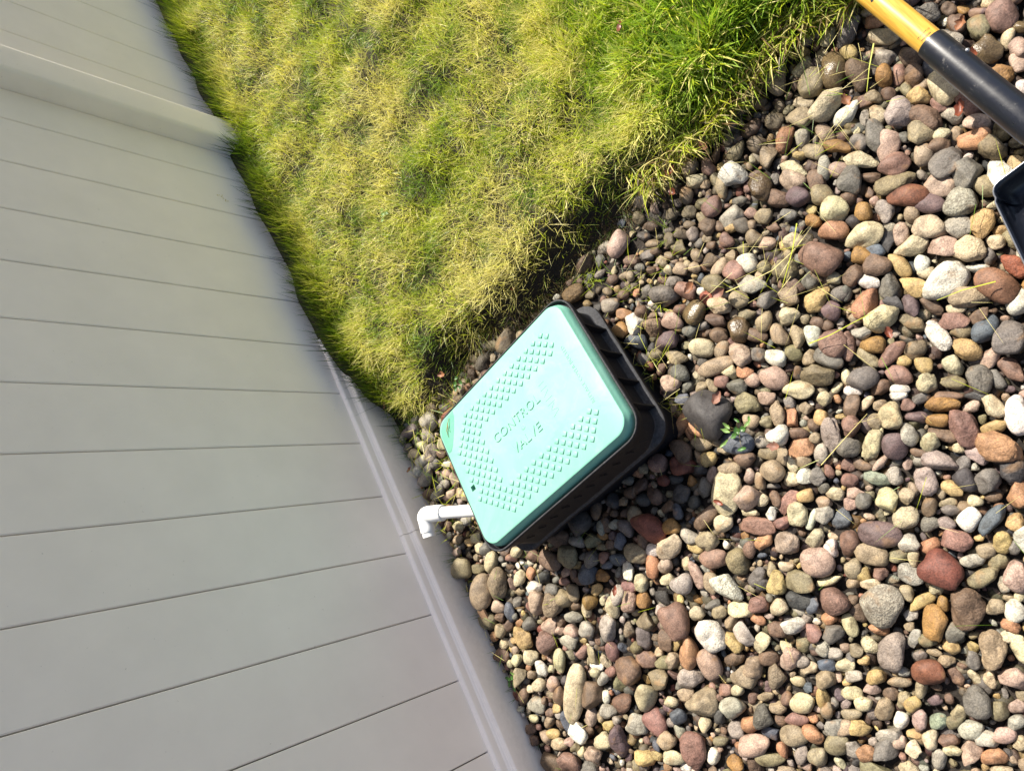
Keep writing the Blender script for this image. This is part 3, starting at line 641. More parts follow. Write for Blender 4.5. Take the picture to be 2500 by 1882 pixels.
-186 -466 10 8 90 yellow a;502 142 10 8 175 yellow s;403 -653 9 8 126 tan s;909 -259 9 8 165 grey s;440 234 10 7 4 purple s;183 -71 9 8 118 cream r
244 -27 10 7 48 tan s;469 -173 13 5 150 grey s;1158 -233 9 7 164 grey s;609 -333 9 7 150 blue s;365 -619 9 7 130 tan s;-55 -555 9 7 83 grey s
-48 -529 9 7 82 grey s;398 172 11 6 150 tan s;246 150 8 7 18 cream s;1232 -2 9 7 171 rose s;673 -297 7 7 165 tan s;406 125 8 6 1 tan s
259 144 7 6 160 tan s;-162 -455 7 6 97 tan s"""

def ico(level):
    bm = bmesh.new(); bmesh.ops.create_icosphere(bm, subdivisions=level, radius=1)
    V = np.array([v.co for v in bm.verts]); V /= np.linalg.norm(V, axis=1)[:, None]
    F = np.array([[v.index for v in f.verts] for f in bm.faces]); bm.free(); return V, F
ICO = {k: ico(k) for k in (2, 3, 4, 5)}

def stone_shape(D, kind, seed):
    r_ = np.random.default_rng(seed)
    e = r_.uniform(2.0, 2.7)                                   # slight boxiness
    r = 1.0 / (np.abs(D) ** e).sum(1) ** (1 / e)
    r = r / r.max()
    n0 = Noise(seed, 1.5, 3, 6)(D); n1 = Noise(seed + 50, 3.4, 3, 9)(D)
    r = r * (1 + 0.18 * n0 + 0.10 * n1)
    P = D * r[:, None]
    ncut = {'s': 4, 'v': 6, 'k': 4, 'r': 6, 'a': 11, 'p': 3, 'P': 2}[kind]
    for _ in range(ncut):                                      # flatten with planes
        n = r_.normal(size=3); n /= np.linalg.norm(n)
        d = r_.uniform(0.55, 0.82) if kind == 'a' else r_.uniform(0.66, 0.92)
        h = P @ n - d
        soft = 0.025 if kind == 'a' else (0.06 if kind in 'rv' else 0.10)
        over = soft * np.log1p(np.exp(np.clip(h / soft, -30, 30)))
        P = P - np.outer(over * (0.96 if kind == 'a' else 0.8), n)
    if kind in 'rap':
        q = Noise(seed + 7, 9, 3, 14)(P) * 0.036 + Noise(seed + 8, 20, 3, 18)(P) * 0.018
        if kind == 'a': q = q * 0.7
        P = P * (1 + q)[:, None]
    if kind in 'pP':
        k = 34 if kind == 'P' else 22
        c = r_.normal(size=(k, 3)); c /= np.linalg.norm(c, axis=1)[:, None]
        rad = r_.uniform(0.05, 0.13, k) if kind == 'P' else r_.uniform(0.05, 0.12, k)
        Dn = P / np.linalg.norm(P, axis=1)[:, None]
        dist = np.arccos(np.clip(Dn @ c.T, -1, 1)) / rad
        dep = (np.exp(-dist ** 3 * 1.1) * rad * (1.1 if kind == 'P' else 0.7)).max(1)
        P = P * (1 - dep)[:, None]
    P = P - (P.max(0) + P.min(0)) / 2
    P = P / ((P.max(0) - P.min(0)) / 2)
    return P

SH = {}
for kd, cnt in (('s', 12), ('r', 10), ('a', 10), ('v', 5), ('k', 6), ('p', 4), ('P', 1)):
    lv = 5 if kd == 'P' else (4 if kd == 'p' else 3)
    SH[kd] = []
    for i in range(cnt):
        sd = 1000 * (1 + 'sravkpP'.index(kd)) + i
        P3 = stone_shape(ICO[lv][0], kd, sd)
        me = np_mesh('stone_' + {'s': 'smooth', 'r': 'rough', 'a': 'angular', 'v': 'veined', 'k': 'speckled', 'p': 'pitted', 'P': 'porous'}[kd], P3, [ICO[lv][1]])
        me.materials.append(M['stone'])
        SH[kd].append((me, stone_shape(ICO[2][0], 's' if kd in 'pP' else kd, sd), stone_shape(ICO[3][0], 's' if kd in 'pP' else kd, sd)))

bed_outline = [(-2.2, -0.72), (-0.4, -0.80), (1.262, -0.86), (1.262, 1.25), (-2.2, 1.25)]
bm = bmesh.new()
bxs = np.arange(-2.2, 1.28, 0.05); bys = np.arange(-0.84, 1.25, 0.05)
gv = {}
for i, x in enumerate(bxs):
    for j, y in enumerate(bys):
        gv[i, j] = bm.verts.new((x, y, float(ground_z([x], [y])[0]) + 0.004))
for i in range(len(bxs) - 1):
    for j in range(len(bys) - 1):
        bm.faces.new((gv[i, j], gv[i + 1, j], gv[i + 1, j + 1], gv[i, j + 1]))
bed = tag(link('river_rock_bed', bm_mesh('river_rock_bed', bm, True), M['soil']), kind='structure')

rows = []
for it in DATA.replace('\n', ';').split(';'):
    f = it.split()
    if len(f) < 7: continue
    rows.append((float(f[0]) / 1e3, float(f[1]) / 1e3, float(f[2]) / 1e3, float(f[3]) / 1e3, float(f[4]), f[5], f[6], int(f[7]) if len(f) > 7 else 0))
rows.sort(key=lambda r: (r[7] not in LABELS, -r[2] * r[3]))

def jitter(c, amt=0.10):
    return np.clip(c * (1 + rng.normal(0, amt) + rng.normal(0, amt * 0.35, 3)), 0.012, 0.8)

def in_box(x, y):     # footprint of the valve box
    return 0.575 < x < 0.975 and -0.668 < y < -0.352

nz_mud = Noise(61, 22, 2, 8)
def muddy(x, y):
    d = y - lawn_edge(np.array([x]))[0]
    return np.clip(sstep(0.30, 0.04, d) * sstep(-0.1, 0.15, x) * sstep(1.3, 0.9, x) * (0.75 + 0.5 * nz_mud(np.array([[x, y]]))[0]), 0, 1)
mass = []             # (shape kind, shape index, centre, scale, zrot, tiltx, tilty, colour rgba)
n_obj = 0
for (x, y, a, b, ang, ck, kd, nn) in rows:
    a *= 1.03; b *= 1.03; c3 = b * rng.uniform(0.68, 0.92)
    col = jitter(PAL[ck], 0.07)
    al = TEX[kd] + (1.0 if ck == 'wet' else 0.0)
    z = -0.010 + c3 * 0.72 + rng.uniform(-0.002, 0.004)
    if b > 0.03: z -= 0.004
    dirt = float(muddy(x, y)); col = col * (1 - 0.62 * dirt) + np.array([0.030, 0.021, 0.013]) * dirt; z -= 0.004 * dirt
    # stones half buried where the soil shows, next to the lawn
    if nn not in LABELS and kd == 's': kd = str(rng.choice(['s', 'r', 'a', 's', 'k']))
    tlt = (rng.normal(0, 0.12), rng.normal(0, 0.12))
    si = int(rng.integers(len(SH[kd])))
    k = {'s': 1.06, 'r': 1.08, 'a': 1.13, 'v': 1.09, 'k': 1.04, 'p': 1.05, 'P': 1.04}[kd]
    if nn in LABELS or n_obj < 300:
        o = link('stone', SH[kd][si][0], None, None, (x, y, z), (tlt[0], tlt[1], math.radians(ang) + (math.pi if rng.random() < .5 else 0)), (a * k, b * k, c3))
        o.color = (*col, al); n_obj += 1
        if nn in LABELS:
            tag(o, LABELS[nn], 'stone', 'large river stones of the rock bed')
        else:
            o.parent = bed
    else:
        mass.append((kd, si, (x, y, z), (a * k, b * k, c3), math.radians(ang), *tlt, (*col, al)))

# fill the gaps with smaller pebbles: dart throwing on an occupancy raster
RES = 0.002; X0, Y0, X1, Y1 = -1.7, -0.86, 1.268, 1.05
NX, NY = int((X1 - X0) / RES), int((Y1 - Y0) / RES)
occ = np.zeros((NX, NY), bool)
def stamp(x, y, a, b, an, f=1.0):
    i0, i1 = max(0, int((x - a - X0) / RES)), min(NX, int((x + a - X0) / RES) + 2)
    j0, j1 = max(0, int((y - a - Y0) / RES)), min(NY, int((y + a - Y0) / RES) + 2)
    if i0 >= i1 or j0 >= j1: return
    gx_, gy_ = np.meshgrid(np.arange(i0, i1) * RES + X0 - x, np.arange(j0, j1) * RES + Y0 - y, indexing='ij')
    c, s = math.cos(an), math.sin(an)
    u = gx_ * c + gy_ * s; v = -gx_ * s + gy_ * c
    occ[i0:i1, j0:j1] |= (u / (a * f)) ** 2 + (v / (b * f)) ** 2 < 1
for r in rows: stamp(r[0], r[1], r[2], r[3], math.radians(r[4]), 1.0)
occ[int((0.565 - X0) / RES):int((0.985 - X0) / RES), int((-0.69 - Y0) / RES):int((-0.345 - Y0) / RES)] = True
xs_ = X0 + np.arange(NX) * RES; ed = lawn_edge(xs_)
jj = np.arange(NY) * RES + Y0
occ |= (jj[None, :] < (ed[:, None] + 0.012))
bare = 0.10 * sstep(0.22, 0.34, xs_) * sstep(0.80, 0.66, xs_) + 0.02 + 0.012 * Noise(77, 30, 1, 6)(xs_.reshape(-1, 1))
bare_map = (jj[None, :] < (ed[:, None] + bare[:, None]))
occ |= bare_map & (rng.random(occ.shape) < 0.10)
FILLC = ['cream'] * 7 + ['tan'] * 9 + ['pink'] * 3 + ['rose'] * 2 + ['brown'] * 8 + ['grey'] * 7 + ['dgrey'] * 2 + ['lgrey'] * 5 + ['white'] * 2 + ['yellow'] * 4 + ['ochre'] * 2 + ['orange'] * 4 + ['olive'] * 8 + ['slate'] * 2 + ['lilac'] * 3 + ['purple'] * 2 + ['brownpink'] * 3 + ['red']
circ = [(math.cos(t), math.sin(t)) for t in np.arange(8) * math.pi / 4] + [(0.5 * math.cos(t), 0.5 * math.sin(t)) for t in np.arange(4) * math.pi / 2 + .4] + [(0, 0)]
def visible(x, y):
    return x > -0.55 and y < 0.45 and (x * 0.62 + 0.45 > y)
for (ra, rb, tries) in ((0.026, 0.034, 2500), (0.020, 0.026, 5000), (0.015, 0.020, 9000), (0.011, 0.015, 16000), (0.008, 0.011, 26000), (0.0055, 0.008, 36000), (0.004, 0.0055, 26000)):
    px = rng.uniform(X0, X1, tries); py = rng.uniform(Y0 + .04, Y1, tries); pa = rng.uniform(ra, rb, tries); pr = rng.uniform(0.62, 0.95, tries); an_ = rng.uniform(0, math.pi, tries)
    for x, y, a, ar, an in zip(px, py, pa, pr, an_):
        vis = visible(x, y)
        if not vis and a < 0.012: continue
        if x + a * 0.85 > 1.270: continue
        b = a * ar; c, s = math.cos(an), math.sin(an); ok = True
        for cu, cv in circ:
            u, v = cu * a * 0.80, cv * b * 0.80
            i = int((x + u * c - v * s - X0) / RES); j = int((y + u * s + v * c - Y0) / RES)
            if i < 0 or j < 0 or i >= NX or j >= NY or occ[i, j]: ok = False; break
        if not ok: continue
        stamp(x, y, a, b, an, 0.98)
        kd = 'srakvr'[int(rng.choice(6, p=[.16, .30, .36, .08, .05, .05]))]
        c3 = b * rng.uniform(0.6, 0.85)
        col = jitter(PAL[FILLC[int(rng.integers(len(FILLC)))]], 0.10)
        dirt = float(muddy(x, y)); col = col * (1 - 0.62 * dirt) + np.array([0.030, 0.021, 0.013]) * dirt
        mass.append((kd, int(rng.integers(len(SH[kd]))), (x, y, -0.014 + c3 * 0.62 + rng.uniform(-0.004, 0.004)), (a * 1.05, b * 1.05, c3), an, rng.normal(0, .25), rng.normal(0, .25), (*col, TEX[kd])))
# a lower layer that shows between the others, gap shade painted into its colours
for _ in range(5200):
    x, y = rng.uniform(-0.6, 1.262), rng.uniform(-0.80, 0.42)
    if not visible(x, y) or y < lawn_edge(np.array([x]))[0] + 0.0: continue
    if 0.60 < x < 0.95 and -0.64 < y < -0.38: continue
    if bare_map[int((x - X0) / RES), min(NY - 1, int((y - Y0) / RES))] and rng.random() < .8: continue
    a = rng.uniform(0.008, 0.016); b = a * rng.uniform(.65, .95)
    kd = 'sra'[int(rng.integers(3))]
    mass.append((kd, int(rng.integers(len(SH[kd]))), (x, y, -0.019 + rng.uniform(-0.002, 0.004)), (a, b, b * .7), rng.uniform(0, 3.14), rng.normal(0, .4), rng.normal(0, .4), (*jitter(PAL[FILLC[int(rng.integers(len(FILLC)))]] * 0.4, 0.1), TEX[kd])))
print('pebbles in one mesh', len(mass), 'as objects', n_obj)

def build_mass(name, items, parent, mat):
    VV, FF, CC = [], [], []; off = 0
    for (kd, si, c, sc, rz, tx, ty, col) in items:
        lv = 2 if (sc[0] > 0.0105 and c[2] > -0.014 and visible(c[0], c[1])) else 1
        base = ICO[lv + 1][1]; P = SH[kd][si][lv] * np.array(sc)
        cx_, sx_ = math.cos(tx), math.sin(tx); cy_, sy_ = math.cos(ty), math.sin(ty); cz, sz = math.cos(rz), math.sin(rz)
        Rm = np.array([[cz, -sz, 0], [sz, cz, 0], [0, 0, 1]]) @ np.array([[cy_, 0, sy_], [0, 1, 0], [-sy_, 0, cy_]]) @ np.array([[1, 0, 0], [0, cx_, -sx_], [0, sx_, cx_]])
        VV.append(P @ Rm.T + np.array(c)); FF.append(base + off); CC.append(np.tile(col, (len(P), 1))); off += len(P)
    me = np_mesh(name, np.concatenate(VV), [np.concatenate(FF)], True, np.concatenate(CC))
    return link(name, me, mat, parent)
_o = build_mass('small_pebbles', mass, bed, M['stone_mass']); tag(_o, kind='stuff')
print('tris', len(_o.data.polygons))

# ---------------------------------------------------------------- valve box
Aa = Vector((-0.05371743, 0.99330863, 0.10223697)); Bb = Vector((0.99847979, 0.05469746, -0.00680467)); Nn = -Aa.cross(Bb)
LW, LL = 0.314, 0.420                          # lid size along Aa and Bb
lid_c = Vector((0.5697, -0.6728, 0.1655)) + Aa * LW / 2 + Bb * LL / 2
BOXM = Matrix(((Bb.x, Aa.x, Nn.x, lid_c.x), (Bb.y, Aa.y, Nn.y, lid_c.y), (Bb.z, Aa.z, Nn.z, lid_c.z), (0, 0, 0, 1)))
base_h = 0.172
box = tag(empty('valve_box', mw=BOXM @ Matrix.Translation((0, 0, -base_h))), 'black plastic irrigation valve box with mint green lid, half sunk in the river rocks', 'valve box')
bpy.context.view_layer.update()
def bpart(name, me, mat, parent=None):
    o = link(name, me, mat, parent or box)
    o.location = (0, 0, base_h) if parent is None else (0, 0, 0)
    return o
# lid: top plate with a square finger hole
hx, hy = LL / 2, LW / 2
def lid_ring(d, n=9): return rounded_rect(hx + d, hy + d, 0.033 + d, n)
hole_c = (0.391 - LL / 2, 0.183 - LW / 2)
hs = 0.0060
bm = bmesh.new()
outer = [bm.verts.new((x, y, 0.0)) for x, y in lid_ring(-0.0040)]
inner = [bm.verts.new((hole_c[0] + x, hole_c[1] + y, 0.0)) for x, y in ((hs, hs), (-hs, hs), (-hs, -hs), (hs, -hs))]
es = [bm.edges.new((outer[k], outer[(k + 1) % len(outer)])) for k in range(len(outer))] + [bm.edges.new((inner[k], inner[(k + 1) % 4])) for k in range(4)]
bmesh.ops.triangle_fill(bm, use_beauty=True, use_dissolve=False, edges=es)
prev = outer
for d, z in ((-0.0028, -0.0003), (-0.0012, -0.0011), (-0.0004, -0.0024), (0.0, -0.0042), (0.0028, -0.010), (0.0052, -0.0165), (0.0056, -0.034)):
    cur = [bm.verts.new((x, y, z)) for x, y in lid_ring(d)]
    for k in range(len(cur)): bm.faces.new((prev[k], prev[(k + 1) % len(cur)], cur[(k + 1) % len(cur)], cur[k]))
    prev = cur
low = [bm.verts.new((v.co.x, v.co.y, -0.020)) for v in inner]
for k in range(4): bm.faces.new((inner[k], low[k], low[(k + 1) % 4], inner[(k + 1) % 4]))
bm.faces.new(low)
lid = bpart('lid', sharp(bm_mesh('lid', bm), 24), M['mint'])
# raised tread squares, one lattice turned 45 degrees
st = 0.01175; half = 0.0046
cells = []
for mI in range(-2, 40):
    for nI in range(-2, 45):
        if (mI + nI) % 2: continue
        s, t = 0.0365 + mI * st, 0.0450 + nI * st
        if s < 0.034 or s > 0.284 or t < 0.036 or t > 0.386: continue
        if not (s < 0.089 or s > 0.228 or t > 0.308): continue
        if t - s > 0.3020 or s + t > 0.6190: continue
        if s < 0.15 and s + t < 0.1010: continue
        if s > 0.15 and s - t > 0.2200: continue
        if s < 0.15 and t < 0.048 : continue
        if math.hypot(s - 0.183, t - 0.391) < 0.015: continue
        cells.append((t - LL / 2, s - LW / 2))
VV, FF = [], []; off = 0
for (x, y) in cells:
    for (r, z) in ((half * 1.10, -0.0004), (half * 1.06, 0.0017), (half * 0.96, 0.0021)):
        for k in range(4):
            a = math.pi / 2 * k; VV.append((x + r * 1.0 * math.cos(a) * math.sqrt(2), y + r * math.sin(a) * math.sqrt(2), z))
    for q in range(2):
        for k in range(4): FF.append((off + 4 * q + k, off + 4 * q + (k + 1) % 4, off + 4 * q + 4 + (k + 1) % 4, off + 4 * q + 4 + k))
    FF.append((off + 8, off + 9, off + 10, off + 11)); off += 12
tm = np_mesh('tread_squares', np.array(VV), [np.array(FF)], False)
tag(bpart('tread_squares', tm, M['mint'], lid), kind='stuff')

def text_mesh(s, size, extrude, offset=0.0, spacing=1.0):
    cu = bpy.data.curves.new('t', 'FONT'); cu.body = s; cu.size = size; cu.extrude = extrude; cu.offset = offset
    cu.align_x = 'CENTER'; cu.align_y = 'CENTER'; cu.space_character = spacing; cu.resolution_u = 3
    o = bpy.data.objects.new('t', cu); COL.objects.link(o)
    bpy.context.view_layer.update()
    me = bpy.data.meshes.new_from_object(o.evaluated_get(bpy.context.evaluated_depsgraph_get()))
    bpy.data.objects.remove(o); bpy.data.curves.remove(cu)
    return me
def lid_text(s, sc, tc, size, h, rot, **k):
    me = text_mesh(s, size, h, **k); me.name = 'raised_lettering'
    o = bpart('raised_lettering', me, M['mint'], lid)
    o.location = (tc - LL / 2, sc - LW / 2, h - 0.0002); o.rotation_euler = (0, 0, rot); return o
lid_text('CONTROL', 0.137, 0.213, 0.0285, 0.0010, math.pi, spacing=1.1)
lid_text('VALVE', 0.187, 0.209, 0.0285, 0.0010, math.pi, spacing=1.1)
lid_text('REPLACE COVER BOLTED', 0.160, 0.0385, 0.0110, 0.0004, -math.pi / 2, spacing=1.12)
bm = bmesh.new()                                # faint worn strokes of another line
for s, l, sk in ((0.118, .008, 0), (0.130, .009, 0), (0.142, .008, .004), (0.155, .010, 0), (0.166, .010, 0), (0.173, .006, .004), (0.181, .009, -.003), (0.190, .009, .003)):
    x, y = 0.121 - LL / 2, s - LW / 2
    v = [bm.verts.new(q) for q in ((x - l, y - .0008 - sk, 0.0004), (x + l, y - .0008 + sk, 0.0004), (x + l, y + .0008 + sk, 0.0004), (x - l, y + .0008 - sk, 0.0004))]
    u = [bm.verts.new((q.co.x, q.co.y, -0.0003)) for q in v]
    bm.faces.new(v)
    for k in range(4): bm.faces.new((v[k], v[(k + 1) % 4], u[(k + 1) % 4], u[k]))
bpart('worn_lettering', bm_mesh('worn_lettering', bm), M['mint'], lid)
bm = bmesh.new()                                # moulding sprue mark in the middle
pr = [(0.0062, -0.0003), (0.0058, 0.0004), (0.004, 0.0007), (0.0015, 0.0003)]
cxy = (0.206 - LL / 2, 0.161 - LW / 2); rg = []
for r, z in pr: rg.append([bm.verts.new((cxy[0] + r * math.cos(a), cxy[1] + r * math.sin(a), z)) for a in np.arange(20) * math.pi / 10])
for a, b in zip(rg, rg[1:]):
    for k in range(20): bm.faces.new((a[k], a[(k + 1) % 20], b[(k + 1) % 20], b[k]))
bm.faces.new(rg[-1])
bpart('moulding_mark', bm_mesh('moulding_mark', bm, True), M['mint'], lid)

# body: rim, recessed wall, lower ledge; all one moulded shell
prof = [(0.0080, -0.045), (0.0112, -0.0165), (0.0122, -0.0150), (0.0142, -0.0150), (0.0152, -0.0162), (0.0155, -0.0245), (0.0140, -0.0262), (0.0010, -0.0275),
        (-0.0010, -0.030), (0.0010, -0.096), (0.0025, -0.0985), (0.0165, -0.1015), (0.0185, -0.1040), (0.0180, -0.113), (-0.0060, -0.118), (-0.0080, -0.215)]
bm = bmesh.new(); prev = None
wob = Noise(21, 60, 2, 8)
for d, z in prof:
    ring = rounded_rect(hx + d, hy + d, 0.030 + d, 9)
    # subdivide the long sides so they can carry slight unevenness
    R2 = []
    for k in range(len(ring)):
        a, b = ring[k], ring[(k + 1) % len(ring)]; L_ = math.dist(a, b); nn = max(1, int(L_ / 0.012))
        for q in range(nn): R2.append((a[0] + (b[0] - a[0]) * q / nn, a[1] + (b[1] - a[1]) * q / nn))
    if prev is not None and len(R2) != len(prev):
        pass
    cur = R2
    if prev is None: NP = len(R2)
    # resample to a fixed count by arc length
    P_ = np.array(R2 + [R2[0]]); sl_ = np.concatenate([[0], np.cumsum(np.linalg.norm(np.diff(P_, axis=0), axis=1))])
    tt = np.linspace(0, sl_[-1], 161)[:-1]
    Q = np.stack([np.interp(tt, sl_, P_[:, 0]), np.interp(tt, sl_, P_[:, 1])], 1)
    jit = 0.0003 * wob(Q) if z > -0.05 else 0.0009 * wob(Q)
    # the long sides are smooth with shallow ripples, the short ends are recessed between ribs
    longside = sstep(hy - 0.012, hy - 0.004, np.abs(Q[:, 1])) * sstep(hx - 0.01, hx - 0.05, np.abs(Q[:, 0]))
    push = 0.0
    if -0.0987 < z < -0.027: push = longside * ((0.0150 if z > -0.05 else 0.0160) - d) * 0.92 + longside * (0.0012 * np.maximum(0, np.sin(Q[:, 0] * 172)) ** 6)
    Q = Q + np.stack([0 * Q[:, 0], np.sign(Q[:, 1]) * push], 1)
    cur = [bm.verts.new((q[0], q[1], z + j)) for q, j in zip(Q, jit)]
    if prev:
        for k in range(160): bm.faces.new((prev[k], prev[(k + 1) % 160], cur[(k + 1) % 160], cur[k])).material_index = 1 if -0.1045 < z < -0.098 or -0.0165 < z < -0.0145 else 0
    prev = cur
body = bpart('body', sharp(bm_mesh('body', bm), 40), M['black_plastic'])
body.data.materials.append(M['dusty_plastic'])
ribs = []
def rib_mesh(w=0.0036, deep=0.016):
    bm = bmesh.new()
    pts = [(-0.010, -0.0268), (0.0145, -0.0262), (0.0146, -0.031), (0.0135, -0.055), (0.0150, -0.1000), (0.0140, -0.1020), (-0.003, -0.1020)]
    a = [bm.verts.new((x, -w / 2, z)) for x, z in pts]; b = [bm.verts.new((x, w / 2, z)) for x, z in pts]
    n = len(pts)
    for k in range(n): bm.faces.new((a[k], a[(k + 1) % n], b[(k + 1) % n], b[k]))
    bm.faces.new(a[::-1]); bm.faces.new(b)
    return bm_mesh('rib', bm)
rme = rib_mesh()
for s in (0.072, 0.138, 0.208, 0.268): ribs.append((-hx, s - LW / 2, math.pi)); ribs.append((hx, s - LW / 2, 0))
ripple_me = bmesh.new(); add_box(ripple_me, (-0.0010, -0.0010, -0.066), (0.0010, 0.0010, -0.048), 0.0004); ripple_me = bm_mesh('ripple', ripple_me)
for t in np.arange(0.045, 0.40, 0.0365):
    for sg in (1, -1):
        o = bpart('ripple', ripple_me, M['black_plastic'], body); o.location = (t - LL / 2, sg * (hy + 0.0165), 0); o.rotation_euler = (0.5, 0, sg * math.pi / 2)
for x, y, r in ribs:
    o = bpart('rib', rme, M['black_plastic'], body); o.location = (x, y, 0); o.rotation_euler = (0, 0, r)

# puddle in the low corner of the lid, with a bit of dry grass in it
pts_st = [(0.004, 0.355), (0.016, 0.358), (0.030, 0.366), (0.044, 0.376), (0.058, 0.386), (0.070, 0.396), (0.077, 0.405), (0.0775, 0.4125), (0.073, 0.4155), (0.055, 0.4157), (0.035, 0.4154), (0.020, 0.411), (0.009, 0.401), (0.0045, 0.388), (0.0040, 0.370)]
pts = [BOXM @ Vector((t - LL / 2, s - LW / 2, 0)) for s, t in pts_st]
cp = sum(pts, Vector()) / len(pts)
bm = bmesh.new(); n_ = len(pts)
r0 = [bm.verts.new(p_ + Nn * 0.0002) for p_ in pts]
r1 = [bm.verts.new(p_ + (cp - p_).normalized() * 0.0012 + Nn * 0.0007) for p_ in pts]
r2 = [bm.verts.new(p_ + (cp - p_).normalized() * 0.005 + Nn * 0.0009) for p_ in pts]
for a, b in ((r0, r1), (r1, r2)):
    for k in range(n_): bm.faces.new((a[k], a[(k + 1) % n_], b[(k + 1) % n_], b[k]))
bm.faces.new(r2)
tag(link('puddle', bm_mesh('puddle', bm, True), M['water']), 'shallow puddle of water in the left corner of the green lid', 'puddle')
def lidp(s, t, h): return BOXM @ Vector((t - LL / 2, s - LW / 2, h))
bm = tube([lidp(.012, .372, .002), lidp(.022, .381, .0045), lidp(.032, .392, .003), lidp(.047, .396, .002)], [.0006, .0009, .0011, .0004], 6)
tw = link('twig', bm_mesh('twig', bm, True), M['twig'])
bm = tube([lidp(.022, .381, .004), lidp(.034, .386, .005), lidp(.041, .385, .002)], [.0007, .0006, .0003], 6)
link('side_shoot', bm_mesh('side_shoot', bm, True), M['twig'], tw)
tag(tw, 'tiny dry twig lying in the puddle on the green lid', 'twig')

# ---------------------------------------------------------------- white pipe with elbow
pe = Vector((1.2030, -0.5385, 0.088)); pd = (Vector((1.045, -0.4600, 0.083)) - pe); pd.z *= 1; pd.normalize()
od = Vector((0.10, 0.95, -0.08)); od = (od - pd * od.dot(pd) * 0.6).normalized()
pipe = tag(empty('drain_pipe', pe), 'white plastic pipe with an elbow coming out of the valve box beside the fence', 'pipe')
def ppart(name, bm, mat, parent=None, smooth=True):
    o = link(name, sharp(bm_mesh(name, bm), 40), mat, parent or pipe)
    if parent is None: o.location = -pe
    return o
ppart('straight_pipe', tube([pe + pd * 0.024, pe + pd * 0.10, pe + pd * 0.235], [.0145] * 3, 28), M['pvc'])
# elbow: socket, bend, socket
path, rad = [], []
def add(p_, r): path.append(p_); rad.append(r)
add(pe + pd * 0.0625, .0148); add(pe + pd * 0.0628, .0184); add(pe + pd * 0.0615, .0195); add(pe + pd * 0.038, .0197); add(pe + pd * 0.017, .0195)
for i in range(1, 8):
    t = i / 8; add(pe + pd * 0.017 * (1 - t) ** 2 + od * 0.014 * t ** 2, .0192)
add(pe + od * 0.016, .0182); add(pe + od * 0.032, .0184); add(pe + od * 0.0425, .0185); add(pe + od * 0.0435, .0178); add(pe + od * 0.0436, .0160)
elbow = ppart('elbow', tube(path, rad, 32, (True, False)), M['pvc'])
# stub with an open bore
path = [pe + od * 0.040, pe + od * 0.0545, pe + od * 0.0552, pe + od * 0.0550, pe + od * 0.041]
stub = ppart('open_stub', tube(path, [.0162, .0160, .0152, .0120, .0116], 32, (False, False)), M['pvc'])
bm = tube([pe + od * 0.0475, pe + od * 0.0478], [.0119, .0119], 24)
ppart('muddy_bore', bm, M['pvc_in'])
bm = bmesh.new()
xax = pd; yax = pd.cross(Vector((0, 0, 1))).normalized(); zax = yax.cross(pd) if yax.cross(pd).z > 0 else -yax.cross(pd)
for k in range(5):
    q0 = pe + pd * (0.020 + 0.0028 * k) + (zax * math.cos(.9) + yax * -math.sin(.9) * (1 if yax.y > 0 else -1)) * 0.0188
    bmesh.ops.create_cube(bm, size=0.0012, matrix=Matrix.Translation(q0))
ppart('moulded_marking', bm, M['stem'])

# ---------------------------------------------------------------- shovel
hA = Vector((-0.1446, -0.6218, 0.13)); hB = Vector((-0.1567, -0.4000, 0.128)); hd = (hB - hA).normalized()
sock0 = hA + hd * 0.0585
shovel = tag(empty('shovel', sock0), 'shovel with a yellow varnished wooden handle and black steel socket lying over the rocks', 'shovel')
def spart(name, me, mat, parent=None):
    o = link(name, me, mat, parent or shovel)
    if parent is None: o.location = -sock0
    return o
hz = Vector((0, 0, 1)); 
path = [sock0 + hd * 0.03, sock0 - hd * 0.02, sock0 - hd * 0.4, sock0 - hd * 0.95]
hnd = spart('handle', sharp(bm_mesh('handle', tube(path, [.0186, .0190, .0185, .0180], 40)), 40), M['wood'])
bm = tube([sock0 - hd * 0.94 + Vector((x, 0, 0)) for x in (-0.06, -0.058, 0.058, 0.06)], [.011, .014, .014, .011], 20)
spart('grip', sharp(bm_mesh('grip', bm), 40), M['wood'])
dn = Vector((0, 0, -1))
spath = [sock0 - hd * 0.0002, sock0, sock0 + hd * 0.004, sock0 + hd * 0.06, sock0 + hd * 0.13, sock0 + hd * 0.20, sock0 + hd * 0.24 + dn * .008, sock0 + hd * 0.275 + dn * .030, sock0 + hd * 0.31 + dn * .052]
bm = tube(spath, [.0192, .0208, .0212, .0216, .0218, .0220, .0225, .0235, .0240], 40)
soc = spart('socket', sharp(bm_mesh('socket', bm), 40), M['steel'])
# a seam ridge along the lower side of the socket and a rivet on top
side = hd.cross(hz).normalized()
if side.x < 0: side = -side
bm = tube([sock0 + hd * 0.02 + side * .0205 + dn * .0085, sock0 + hd * 0.10 + side * .0208 + dn * .0085, sock0 + hd * 0.20 + side * .0212 + dn * .0085], [.0012] * 3, 8)
spart('seam', bm_mesh('seam', bm, True), M['steel_edge'], soc).location = (0, 0, 0)
bm = bmesh.new(); bmesh.ops.create_uvsphere(bm, u_segments=12, v_segments=8, radius=.0035, matrix=Matrix.Translation(sock0 + hd * .052 - side * .0185 + hz * .0108))
spart('rivet', bm_mesh('rivet', bm, True), M['steel_edge'], soc)
